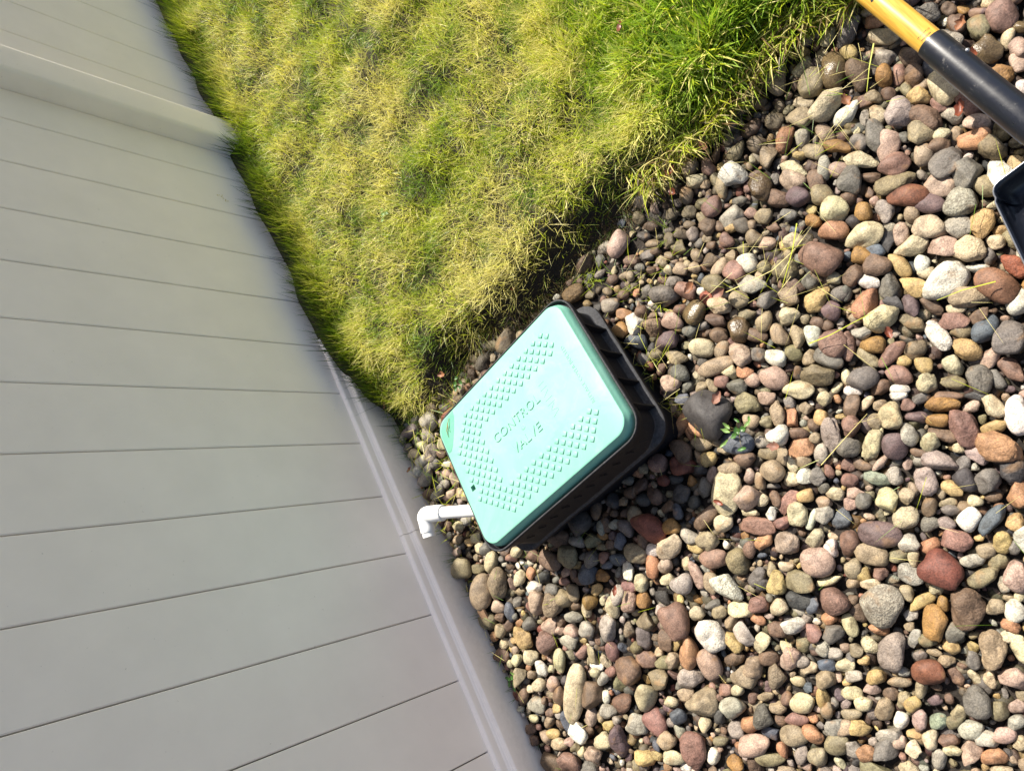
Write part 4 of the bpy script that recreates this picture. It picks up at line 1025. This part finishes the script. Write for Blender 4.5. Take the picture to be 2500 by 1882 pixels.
# embossed row of letters on the socket: raised strokes following the round surface
def on_cyl(u, ang, r): return sock0 + hd * u + (side * math.sin(ang) + hz * math.cos(ang)) * r
bm = bmesh.new()
us = np.linspace(0.142, 0.196, 17)
for i, u in enumerate(us):
    sl_ = (0.0011, -0.0011, 0.0, 0.0006)[i % 4]
    v = [on_cyl(u - .0006 - sl_, .30, .0221), on_cyl(u + .0006 - sl_, .30, .0221), on_cyl(u + .0006 + sl_, .60, .0221), on_cyl(u - .0006 + sl_, .60, .0221)]
    lowv = [on_cyl(u - .0009 - sl_, .28, .0212), on_cyl(u + .0009 - sl_, .28, .0212), on_cyl(u + .0009 + sl_, .62, .0212), on_cyl(u - .0009 + sl_, .62, .0212)]
    V_ = [bm.verts.new(q) for q in v]; L_ = [bm.verts.new(q) for q in lowv]; bm.faces.new(V_)
    for k in range(4): bm.faces.new((V_[k], V_[(k + 1) % 4], L_[(k + 1) % 4], L_[k]))
spart('stamped_lettering', bm_mesh('stamped_lettering', bm), M['steel'], soc)
# printed mark on the wood, only its end shows in the photograph
bm = bmesh.new()
def stroke(pts, wd):
    """pts in (u along handle, angle) on the shaft"""
    for (u0, a0), (u1, a1) in zip(pts, pts[1:]):
        du, da = u1 - u0, (a1 - a0) * .019; L_ = math.hypot(du, da) or 1; nx, ny = -da / L_ * wd, du / L_ * wd / .019
        q = [bm.verts.new(on_cyl(u, a, .01925)) for u, a in ((u0 + nx, a0 + ny), (u0 - nx, a0 - ny), (u1 - nx, a1 - ny), (u1 + nx, a1 + ny))]
        bm.faces.new(q)
uo = -0.105
stroke([(uo - .030, .15), (uo - .012, .22), (uo - .004, .50)], .0022); stroke([(uo - .012, .22), (uo - .003, .05)], .0020)
stroke([(uo - .022, -.35), (uo - .006, -.30), (uo - .001, -.12), (uo - .006, .0)], .0009); stroke([(uo - .030, -.5), (uo - .016, -.55), (uo - .008, -.42)], .0009)
for k in range(11): stroke([(-.0125 + (k % 3) * .0006, -.55 + k * .10), (-.0105, -.52 + k * .10)], .0004)
for k in range(9): stroke([(-.0055, -.35 + k * .09), (-.0035, -.33 + k * .09)], .0005)
tag(spart('printed_mark', bm_mesh('printed_mark', bm), M['ink'], hnd), kind='stuff')
# blade: flat pan with raised back and sides
cxl = -0.163; yb0 = -0.349
bm = bmesh.new()
def pan_ring(off, z, dz_back=0.0):
    P_ = []
    wB, wF, L_ = 0.088 + off, 0.128 + off, 0.33
    pts = [(-wF, L_), (-wF, 0.15), (-wB - 0.004, 0.020)]
    for i in range(6):
        a = math.pi + (math.pi / 2) * i / 5; pts.append((-wB + 0.016 + 0.016 * math.cos(a), 0.016 + 0.016 * math.sin(a) - off))
    pts += [(-0.04, -off), (0.0, -off), (0.04, -off)]
    for i in range(6):
        a = -math.pi / 2 + (math.pi / 2) * i / 5; pts.append((wB - 0.016 + 0.016 * math.cos(a), 0.016 + 0.016 * math.sin(a) - off))
    pts += [(wB + 0.004, 0.020), (wF, 0.15), (wF, L_)]
    out = []
    for x, y in pts:
        zz = z + (dz_back * max(0, 1 - max(y, 0) / 0.16))
        out.append(Vector((cxl + x, yb0 + y, zz)))
    return out
rings = [pan_ring(0.0, 0.052, 0.036), pan_ring(-0.004, 0.048, 0.024), pan_ring(-0.010, 0.044, 0.004), pan_ring(-0.020, 0.040, 0.0)]
vr = [[bm.verts.new(p_) for p_ in r] for r in rings]
for a, b in zip(vr, vr[1:]):
    for k in range(len(a) - 1): bm.faces.new((a[k], a[k + 1], b[k + 1], b[k]))
bm.faces.new(vr[-1])
blade_me = bm_mesh('blade', bm)
for p_ in blade_me.polygons: p_.use_smooth = True
blade_me.set_sharp_from_angle(angle=math.radians(50))
blade = spart('blade', blade_me, M['steel'])
md = blade.modifiers.new('thick', 'SOLIDIFY'); md.thickness = 0.0022; md.offset = 0
bm = tube(rings[0], [.0014] * len(rings[0]), 8)
spart('blade_edge', bm_mesh('blade_edge', bm, True), M['steel_edge'], blade)

# ---------------------------------------------------------------- grass
def ribbons(base, dirxy, lean, length, width, col, curl, segs=3, tw=None):
    """base (n,3); dirxy angle; lean from vertical; returns V, quads, tris, colours"""
    n = len(base); t = np.linspace(0, 1, segs + 1)
    d = np.stack([np.cos(dirxy), np.sin(dirxy)], 1)
    VV = []
    pos = base.copy(); th = lean.copy()
    side_a = dirxy + math.pi / 2 + (tw if tw is not None else 0)
    side = np.stack([np.cos(side_a), np.sin(side_a), 0.35 * np.sin(dirxy * 7.3)], 1)
    for i in range(segs + 1):
        wd = width * (1 - t[i] ** 1.6) * (0.75 + 0.25 * min(1, t[i] * 4 + .2))
        if i < segs:
            VV.append(pos - side * wd[:, None] / 2); VV.append(pos + side * wd[:, None] / 2)
        else: VV.append(pos.copy())
        step = length / segs
        pos = pos + np.stack([d[:, 0] * np.sin(th) * step, d[:, 1] * np.sin(th) * step, np.cos(th) * step], 1)
        th = th + curl / segs
    k = 2 * segs + 1
    V = np.stack(VV, 1).reshape(-1, 3)
    o = (np.arange(n) * k)[:, None]
    Q = np.concatenate([o + np.array([[2 * i, 2 * i + 1, 2 * i + 3, 2 * i + 2]]) for i in range(segs - 1)])
    T3 = o + np.array([[2 * segs - 2, 2 * segs - 1, 2 * segs]])
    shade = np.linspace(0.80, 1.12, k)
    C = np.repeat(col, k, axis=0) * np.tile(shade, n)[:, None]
    return V, Q, T3, np.concatenate([C, np.ones((len(C), 1))], 1)

def join_ribbons(name, parts, mat):
    off = 0; V, Q, T3, C = [], [], [], []
    for v, q, t, c in parts:
        V.append(v); Q.append(q + off); T3.append(t + off); C.append(c); off += len(v)
    V = np.concatenate(V)
    me = np_mesh(name, V, [np.concatenate(Q), np.concatenate(T3)], True, np.clip(np.concatenate(C), 0, 1))
    return link(name, me, mat)

nA = Noise(31, 12, 2, 10); nB = Noise(32, 40, 2, 12); nC = Noise(33, 16, 2, 12); nD = Noise(34, 26, 2, 14); nE = Noise(35, 75, 2, 14); nF = Noise(36, 60, 2, 14)
G_GREEN = np.array([0.13, 0.24, 0.018]); G_LIME = np.array([0.50, 0.55, 0.036]); G_STRAW = np.array([0.80, 0.70, 0.27]); G_DARK = np.array([0.030, 0.075, 0.010]); G_BROWN = np.array([0.16, 0.105, 0.045])
def blend(a, b, t): return a * (1 - t[:, None]) + b * t[:, None]
def field(n, x0, x1, y0, y1):
    x = rng.uniform(x0, x1, n); y = rng.uniform(y0, y1, n)
    e = lawn_edge(x); keep = (y < e - 0.006) & (x < 1.268) & ~((x > 1.225) & (y < -1.876) & (y > -1.99))
    return x[keep], y[keep]
parts = []
def turf(n, x0, x1, y0, y1, kind):
    x, y = field(n, x0, x1, y0, y1); XY = np.stack([x, y], 1); m_ = len(x)
    straw = np.clip(0.50 + 0.26 * nA(XY) + 0.22 * nB(XY) + rng.normal(0, 0.22, m_), 0, 1)
    lush = sstep(0.34, 0.10, x) * sstep(-1.35, -1.05, y)
    strip = sstep(1.17, 1.245, x)                          # taller blades by the fence, with painted shade
    edge = sstep(0.07, 0.0, lawn_edge(x) - y)
    hollow = sstep(0.45, 1.5, nD(XY) + 0.7 * nE(XY))
    keep = (rng.random(m_) > 0.6 * hollow) & (rng.random(m_) > 0.45 * sstep(1.235, 1.255, x))
    flow = 2.0 * nC(XY) + 1.6 * nF(XY) + 1.2
    z = ground_z(x, y)
    if kind == 'under':                                    # short dead thatch
        L = rng.uniform(0.012, 0.030, m_); W = rng.uniform(0.0009, 0.0017, m_); lean = rng.uniform(0.7, 1.5, m_); curl = rng.uniform(-0.4, 0.6, m_)
        dirs = rng.uniform(0, 6.28, m_); col = blend(G_BROWN * 0.9, G_STRAW * 0.62, np.clip(straw + rng.normal(0, .2, m_), 0, 1)); z = z - 0.003
    else:
        L = rng.uniform(0.026, 0.060, m_) * (1 + 0.12 * nB(XY)) * (1 + 0.5 * lush) * (1 + 0.75 * strip); L = np.clip(L, 0.012, 0.11)
        W = rng.uniform(0.0009, 0.0019, m_) * (1 + 1.9 * lush) * (1 + 0.35 * strip)
        lean = np.clip(rng.normal(0.92, 0.40, m_) - 0.35 * strip - 0.1 * lush, 0.1, 1.45); curl = rng.uniform(-0.3, 0.7, m_) * (1 - 0.5 * strip)
        dirs = flow + rng.normal(0, 1.35, m_)
        dirs = np.where(rng.random(m_) < edge * 0.5, rng.normal(1.57, 0.7, m_), dirs)
        dirs = np.where((strip > 0.3) & (rng.random(m_) < 0.55), rng.normal(0.0, 0.9, m_), dirs)
        col = blend(G_GREEN, G_LIME, np.clip(0.66 + 0.3 * nB(XY) + rng.normal(0, .3, m_), 0, 1))
        col = blend(col, G_STRAW * rng.uniform(0.75, 1.15, (m_, 1)), np.where(rng.random(m_) < straw * (1 - 0.75 * strip) * (1 - 0.45 * lush), rng.uniform(0.6, 1.0, m_), 0.0))
        col = blend(col, G_GREEN * 0.42, strip * 0.85)  # fence shadow put into the blade colour as a darker green
        col = blend(col, np.array([0.22, 0.37, 0.03]), lush * (rng.random(m_) < .6) * .85)
        fl = (strip > 0.05) & (np.cos(dirs) > 0) & (rng.random(m_) < 0.9); dirs = np.where(fl, math.pi - dirs, dirs)
        # long strip blades must not pierce the fence
        reach = L * 0.95; hit = (np.cos(dirs) > 0) & (x + reach * np.cos(dirs) * np.sin(np.clip(lean + curl * .5, 0, 1.57)) > 1.268)
        lim = np.clip((1.268 - x) / np.maximum(reach * np.abs(np.cos(dirs)), 1e-4), 0.05, 0.95)
        lean = np.where(hit, np.minimum(lean, np.arcsin(lim) * 0.9), lean); curl = np.where(hit, 0.0, curl)
        keep = keep & (~hit | (rng.random(m_) < 0.04)) & (rng.random(m_) > 0.7 * sstep(1.235, 1.26, x))
    b = np.stack([x, y, z - 0.002], 1)
    k = keep
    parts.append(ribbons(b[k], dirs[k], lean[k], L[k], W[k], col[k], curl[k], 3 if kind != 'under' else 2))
turf(70000, -0.25, 1.27, -3.0, -0.74, 'under')
turf(170000, -0.25, 1.27, -2.9, -0.74, 'blade')
turf(30000, -0.25, 0.36, -1.5, -0.74, 'blade')
turf(9000, 1.15, 1.268, -3.1, -0.80, 'blade')
turf(16000, -1.8, 1.27, -4.4, -0.72, 'blade')
# long blades against the foot of the fence, its shade painted into their green
n_ = 1000
x = rng.uniform(1.22, 1.262, n_); y = rng.uniform(-3.2, -0.80, n_); k = ~((y < -1.87) & (y > -1.995)) & (rng.random(n_) < 0.35 + 0.65 * (Noise(91, 30, 1, 6)(y.reshape(-1, 1)) > -0.2)); x, y = x[k], y[k]; n_ = len(x)
Lh = rng.uniform(0.05, 0.115, n_); dd = rng.normal(0, 1.1, n_) + math.pi * (rng.random(n_) < .5) * 1.0 + 1.57 * 0; lim = np.clip((1.296 - 0.028 * (y > -99) - x) / np.maximum(Lh * np.abs(np.cos(dd)), 1e-4), .03, .9)
ln = rng.uniform(0.05, 0.6, n_); dd = np.where(rng.random(n_) < .6, np.sign(rng.normal(size=n_)) * 1.57 + rng.normal(0, .35, n_), dd); lim = np.clip((1.268 - x) / np.maximum(Lh * np.abs(np.cos(dd)), 1e-4), .03, .9); ln = np.where(np.cos(dd) > 0, np.minimum(ln, np.arcsin(lim) * .9), ln)
parts.append(ribbons(np.stack([x, y, ground_z(x, y)], 1), dd, ln, Lh, rng.uniform(.0018, .0030, n_), G_GREEN * rng.uniform(.12, .5, (n_, 1)), np.where(np.cos(dd) > 0, 0.0, rng.uniform(0, .7, n_)), 4))
lawn = join_ribbons('lawn_grass', parts, M['grass']); tag(lawn, kind='stuff')

# dead, dark stalks hanging over the cut edge of the lawn
parts = []
def strands(n, x0, x1, dy0, dy1, L0, L1, cols, lean=(0.9, 1.5), up=0.012, wd=(0.0007, 0.0013), dirs=None, curl=(-.3, .9)):
    x = rng.uniform(x0, x1, n); y = lawn_edge(x) + rng.uniform(dy0, dy1, n)
    k = ~((x > .565) & (x < .985) & (y > -.70)); x = x[k]; y = y[k]; n = len(x)
    z = ground_z(x, y) + up
    c = np.array(cols)[rng.integers(len(cols), size=n)] * rng.uniform(.7, 1.25, (n, 1))
    dd = rng.uniform(0, 6.28, n) if dirs is None else rng.normal(dirs, 0.9, n)
    parts.append(ribbons(np.stack([x, y, z], 1), dd, rng.uniform(*lean, n), rng.uniform(L0, L1, n), rng.uniform(*wd, n), c, rng.uniform(*curl, n), 3))
strands(1500, 0.28, 1.15, -0.02, 0.03, 0.02, 0.06, [G_BROWN * .7, G_BROWN * .4, G_BROWN, G_GREEN * .5], dirs=1.5)
strands(700, -0.2, 0.36, -0.03, 0.02, 0.03, 0.06, [G_STRAW, G_STRAW * .8, G_BROWN * 1.5, G_LIME], up=.02, wd=(.0014, .0028), dirs=1.3)
strands(260, 0.30, 1.12, 0.01, 0.10, 0.015, 0.05, [G_BROWN * .6, G_BROWN * .3, G_GREEN], up=.004)
strands(420, -0.22, 0.34, -0.015, 0.03, 0.035, 0.085, [np.array([.30,.40,.035]), G_LIME * .8, G_STRAW * .8, G_BROWN], up=.05, wd=(.002, .004), dirs=1.5, lean=(.5, 1.2), curl=(.2, 1.2))
strands(160, 1.02, 1.22, 0.0, 0.16, 0.02, 0.05, [G_GREEN, G_LIME, G_LIME, G_STRAW * .7], up=.012)
e_ = join_ribbons('dead_grass_fringe', parts, M['grass']); tag(e_, kind='stuff')

# loose clippings and stems lying on the stones
parts = []
def clip(n, x0, x1, y0, y1, L0, L1, cols, z=(0.018, 0.034), wd=(.0005, .0010)):
    x = rng.uniform(x0, x1, n); y = rng.uniform(y0, y1, n)
    k = (y > lawn_edge(x) + .01) & ~((x > .55) & (x < 1.0) & (y > -.72) & (y < -.32)); x = x[k]; y = y[k]; n = len(x)
    c = np.array(cols)[rng.integers(len(cols), size=n)] * rng.uniform(.8, 1.2, (n, 1))
    parts.append(ribbons(np.stack([x, y, rng.uniform(*z, n)], 1), rng.uniform(0, 6.28, n), rng.uniform(1.35, 1.62, n), rng.uniform(L0, L1, n), rng.uniform(*wd, n), c, rng.uniform(-.25, .35, n), 3))
cl = [G_LIME, G_STRAW, G_GREEN * 1.3, G_STRAW * .8]
clip(50, 0.0, 0.56, -0.80, -0.45, .02, .07, cl); clip(28, 0.15, 0.30, -0.55, -0.40, .03, .09, [G_STRAW, G_STRAW * .8, G_LIME], z=(.028, .042))
clip(45, -0.10, 0.10, -0.78, -0.58, .02, .07, cl); clip(40, 0.50, 0.56, -0.58, -0.34, .03, .07, [G_STRAW, G_LIME], z=(.02, .032))
clip(60, -0.35, 0.56, -0.45, 0.20, .02, .07, cl); clip(60, 0.55, 1.25, -0.34, 0.10, .015, .05, cl); clip(170, 1.0, 1.25, -0.80, -0.45, .02, .06, [G_LIME, G_GREEN * 1.2, G_STRAW, G_LIME], wd=(.001, .0018))
def long_strand(pts, wdt, col):
    P_ = np.array(pts, float); d = np.diff(P_, axis=0)
    V, Q = [], []
    for i, p_ in enumerate(P_):
        t = d[min(i, len(d) - 1)]; s = np.array([-t[1], t[0], 0]); s /= np.linalg.norm(s) + 1e-9
        w_ = wdt * (1 - .6 * i / (len(P_) - 1)); V += [p_ - s * w_ / 2, p_ + s * w_ / 2]
    Q = np.array([[2 * i, 2 * i + 1, 2 * i + 3, 2 * i + 2] for i in range(len(P_) - 1)])
    parts.append((np.array(V), Q, np.zeros((0, 3), int), np.tile([*col, 1], (len(V), 1))))
long_strand([(.325, -.505, .034), (.28, -.490, .040), (.235, -.478, .042), (.190, -.482, .040), (.165, -.490, .036)], .0016, G_STRAW)
long_strand([(.155, -.515, .046), (.185, -.485, .044), (.215, -.462, .040), (.240, -.445, .034)], .0022, G_LIME)
long_strand([(.262, -.335, .034), (.225, -.325, .036), (.185, -.320, .033), (.150, -.315, .03)], .0020, G_LIME)
long_strand([(-.105, -.668, .052), (-.078, -.640, .055), (-.052, -.612, .050)], .0022, G_LIME)
long_strand([(-.005, -.245, .034), (.035, -.262, .036), (.070, -.272, .032)], .0018, G_LIME)
long_strand([(.365, -.155, .03), (.31, -.170, .032), (.255, -.185, .03)], .0013, G_STRAW)
l_ = join_ribbons('grass_clippings', parts, M['grass']); tag(l_, kind='stuff')

# blades growing along the foot of the fence, and small tufts among the stones beside it
parts = []
def tuft(x, y, n, L, col, spread=0.012, wd=.0013, leanr=(.2, 1.1), dirm=None):
    xx = x + rng.normal(0, spread, n); yy = y + rng.normal(0, spread, n); xx = np.minimum(xx, 1.266)
    dd = rng.uniform(0, 6.28, n) if dirm is None else rng.normal(dirm, .8, n)
    ln = rng.uniform(*leanr, n); Lh = rng.uniform(.5, 1, n) * L
    lim = np.clip((1.268 - xx) / np.maximum(Lh * np.abs(np.cos(dd)), 1e-4), 0.04, .99)
    ln = np.where(np.cos(dd) > 0, np.minimum(ln, np.arcsin(lim) * .9), ln); cu = np.where(np.cos(dd) > 0, 0.0, rng.uniform(0, .9, n))
    parts.append(ribbons(np.stack([xx, yy, np.full(n, -.012)], 1), dd, ln, Lh, np.full(n, wd) * rng.uniform(.7, 1.2, n), np.array(col) * rng.uniform(.7, 1.3, (n, 1)), cu, 4))
for x, y, n, L in ((1.262, -.43, 26, .055), (1.262, -.40, 20, .05), (1.262, -.345, 16, .045), (1.262, -.29, 10, .04), (1.262, -.18, 9, .035), (1.262, -.10, 8, .03), (1.263, -.52, 12, .045), (1.262, -.64, 12, .05), (1.262, -.74, 26, .055), (1.262, -.79, 30, .06), (1.262, .02, 8, .03), (1.262, .10, 8, .03), (1.263, -.22, 6, .03), (1.235, -.80, 40, .05), (1.18, -.81, 60, .05), (1.12, -.82, 40, .045)):
    tuft(x, y, n, L, G_GREEN * .8, spread=.008)
for x, y, n, L in ((1.13, -.66, 18, .05), (1.16, -.72, 18, .05), (1.08, -.74, 22, .05), (1.06, -.58, 18, .05), (1.10, -.55, 10, .06), (.99, -.775, 30, .05), (.46, -.60, 14, .06), (.50, -.66, 14, .06), (.41, -.66, 16, .055), (.36, -.70, 14, .05), (.55, -.745, 30, .055), (.545, -.40, 12, .06), (.55, -.50, 14, .06), (1.03, -.33, 8, .035), (1.22, -.33, 6, .04)):
    tuft(x, y, n, L, blend(np.array([G_LIME]), np.array([G_GREEN]), np.array([rng.random()]))[0], spread=.012, leanr=(.7, 1.4))
tag(join_ribbons('grass_tufts', parts, M['grass']), kind='stuff')

# ---------------------------------------------------------------- small plants, leaves, chips, husks
def leaf_mesh(L, W, fold=0.25, curl=0.6, seed=0, lobes=0.0):
    r_ = np.random.default_rng(seed); n = 9; V = []; F = []
    for i in range(n):
        t = i / (n - 1); w_ = W * math.sin(math.pi * min(t * 0.92 + 0.05, 1)) ** 0.8 * (1 + lobes * math.sin(t * 15 + r_.uniform(0, 3)))
        zc = curl * L * (t - .5) ** 2; x = L * (t - .5)
        j = r_.normal(0, W * .06, 3)
        V += [(x, -w_ / 2 + j[0], zc + fold * w_), (x, -w_ * .22, zc + fold * w_ * .3 + j[2]), (x, 0, zc), (x, w_ * .22, zc + fold * w_ * .3 + j[1]), (x, w_ / 2 + j[1], zc + fold * w_ * 1.2)]
    for i in range(n - 1):
        for k in range(4): F.append((5 * i + k, 5 * i + k + 1, 5 * i + 6 + k, 5 * i + 5 + k))
    return np_mesh('leaf', np.array(V), [np.array(F)])
LV = [
 (.278, -.781, .026, .030, .020, .3, 1.2, 'leaf_red', 'bright orange-red curled dead leaf under the cut lawn edge, upper one of two'),
 (.296, -.742, .024, .026, .018, 1.9, .9, 'leaf_red', 'small orange-red dead leaf just below the brighter one at the lawn edge'),
 (-.124, -.490, .040, .036, .016, .9, 1.1, 'leaf_red', 'red-orange dead leaf lying against the black shovel socket'),
 (-.022, -.630, .038, .030, .018, 1.4, 1.2, 'leaf_brown', 'brown crumpled dead leaf left of the wooden shovel handle'),
 (.153, -.272, .036, .026, .013, 1.3, .8, 'leaf_red', 'small dark red dead leaf standing between tan stones below the purple-rose triangle stone'),
 (.855, -.159, .030, .026, .012, 1.1, .8, 'leaf_red', 'thin red dead leaf in the gravel below the shadow of the valve box'),
 (.374, -.560, .032, .034, .022, .2, 1.2, 'leaf_brown', 'brown-red broken dead leaf right of the rose stone near the lawn edge'),
 (.412, -.222, .034, .030, .018, 2.5, 1.1, 'leaf_pink', 'faded pink folded dead leaf beside the white stone right of the weed'),
 (-.2035, -.600, .034, .026, .018, .4, 1.3, 'leaf_brown', 'orange-brown curled dead leaf right of the wooden shovel handle'),
 (-.181, -.545, .036, .032, .022, .9, 1.2, 'leaf_red', 'dark red dead leaf between stones right of the black shovel socket'),
 (.332, -.513, .036, .036, .020, 2.9, 1.0, 'leaf_pink', 'faded reddish dead leaf lying on small stones below the white angular stone'),
 (.169, -1.031, .125, .030, .020, 1.0, 1.0, 'leaf_red', 'dark red dead leaf caught in the coarse green grass at the top'),
 (.452, -.355, .032, .034, .020, .6, 1.0, 'leaf_pink', 'rusty dead leaf lying among pebbles above the largest dark grey stone'),
 (1.226, -.880, .035, .028, .014, .8, .9, 'leaf_brown', 'brown dead leaf in the grass tip beside the fence'),
 (.200, -.766, .030, .030, .015, 1.6, 1.1, 'leaf_brown', 'brown dead leaf on wet stones under the coarse grass edge'),
 (.560, -.195, .026, .026, .012, 2.2, .8, 'leaf_red', 'small dark red leaf scrap on the cream pebble below the cream wedge-shaped slab'),
 (1.252, -.690, .022, .022, .012, .5, .8, 'leaf_brown', 'little brown leaf scrap in the pebbles at the foot of the fence'),
 (.705, -.838, .045, .028, .016, 2.0, .9, 'leaf_red', 'dark red dead leaf at the lawn edge above the top corner of the valve box'),
 (1.010, -.820, .030, .034, .018, 2.6, .9, 'leaf_brown', 'dark brown-red dead leaf under the lawn edge left of the green lid'),
]
for i, (x, y, z, L, W, rz, cu, mt, lb) in enumerate(LV):
    o = link('dead_leaf', leaf_mesh(L * .8, W * .8, .3, cu * .8, 100 + i, .15), M[mt], None, (x, y, z), (random.uniform(-.35, .35), random.uniform(-.35, .35), rz))
    tag(o, lb, 'dead leaf', 'dead leaves scattered over rocks and grass')

def weed(name, x, y, z, leaves, label):
    t = tag(empty(name, (x, y, z)), label, 'weed'); t.scale = (.75, .75, .75)
    for i, (dx, dy, dz, L, W, rz, mt) in enumerate(leaves):
        o = link('leaf', leaf_mesh(L, W, .18, .5, 300 + i, .05), M[mt], t, (dx, dy, dz), (random.uniform(-.3, .3), random.uniform(-.3, .3), rz))
        st_ = tube([(0, 0, -.01), (dx * .5, dy * .5, dz * .6), (dx * .85, dy * .85, dz * .95)], [.0009, .0008, .0005], 6)
        link('stem', bm_mesh('stem', st_, True), M['stem'], t)
    return t
weed('weed', .455, -.285, .026, [(-.004, .004, .016, .020, .015, 1.2, 'leaf_green'), (-.018, .008, .014, .018, .014, 2.6, 'leaf_green'), (.008, .010, .016, .020, .013, .2, 'leaf_green'), (.020, -.012, .014, .026, .010, 2.2, 'leaf_pale'),
  (.012, -.022, .012, .022, .009, 1.8, 'leaf_pale'), (-.034, .004, .012, .024, .009, .3, 'leaf_pale'), (-.020, -.016, .018, .018, .008, 2.0, 'leaf_green'), (.042, .010, .010, .030, .007, .1, 'leaf_pale'), (.012, .046, .010, .024, .010, 2.9, 'leaf_green'), (-.044, -.004, .012, .016, .007, 1.0, 'leaf_pale')],
  'small green weed sprouting over the blue-grey stone right of the valve box')
weed('clover', 1.236, -.115, .0, [(.004, -.010, .016, .022, .013, 2.4, 'leaf_green'), (.010, .006, .014, .024, .013, 1.0, 'leaf_green'), (-.006, .016, .014, .022, .012, 1.5, 'leaf_green'), (-.010, -.006, .016, .018, .012, .4, 'leaf_green'),
  (-.022, -.016, .018, .016, .010, 2.0, 'leaf_pale'), (.004, .026, .010, .018, .010, 1.3, 'leaf_green')], 'dark green weed with rounded leaves at the foot of the fence in the lower gravel')
weed('clover', .985, -.775, .0, [(.010, -.006, .030, .022, .014, .4, 'leaf_green'), (-.012, .004, .028, .020, .014, 1.5, 'leaf_green'), (.002, .014, .026, .020, .012, 2.3, 'leaf_green'), (-.006, -.016, .032, .018, .012, 3.0, 'leaf_green'), (.024, .006, .022, .018, .011, .9, 'leaf_green')],
  'small bright green weed between the lawn tip and the left side of the green lid')
weed('clover', .895, -1.24, .085, [(.0, .0, .030, .020, .018, .4, 'leaf_pale'), (-.016, .006, .028, .018, .016, 1.8, 'leaf_pale'), (.014, .012, .026, .018, .016, 2.6, 'leaf_pale'), (-.004, -.018, .030, .018, .014, 1.0, 'leaf_pale')],
  'lime green clover patch in the lawn near the bare hollow by the fence side')
# bark chip by the fence
bm = bmesh.new(); add_box(bm, (-.0165, -.012, -.003), (.0165, .012, .003), .0008)
for v in bm.verts: v.co.y += .12 * v.co.x; v.co.z += .1 * v.co.x
tag(link('wood_chip', bm_mesh('wood_chip', bm), M['bark'], None, (1.228, -.270, .014), (.15, .35, 1.35)), 'flat square brown wood chip between the fence foot and the tan pebbles', 'wood chip')
# little pale husks stuck to the fence board
bm = bmesh.new()
for (dy, dz) in ((0, 0), (.006, .004), (.012, .0), (.016, -.006), (.022, -.004), (.004, .016), (.002, .010), (.020, -.012)):
    bmesh.ops.create_uvsphere(bm, u_segments=6, v_segments=4, radius=.0022, matrix=Matrix.Translation((0, dy, dz)) @ Matrix.Rotation(random.uniform(0, 3), 4, 'X') @ Matrix.Diagonal((.5, 1.5, .5, 1)))
tag(link('seed_husks', bm_mesh('seed_husks', bm), M['web'], None, (FX - .0016, -1.676, .232)), 'cluster of tiny pale seed husks stuck low on a fence board above the grass', 'seed husks')
for m_ in list(bpy.data.meshes):
    if m_.users == 0: bpy.data.meshes.remove(m_)
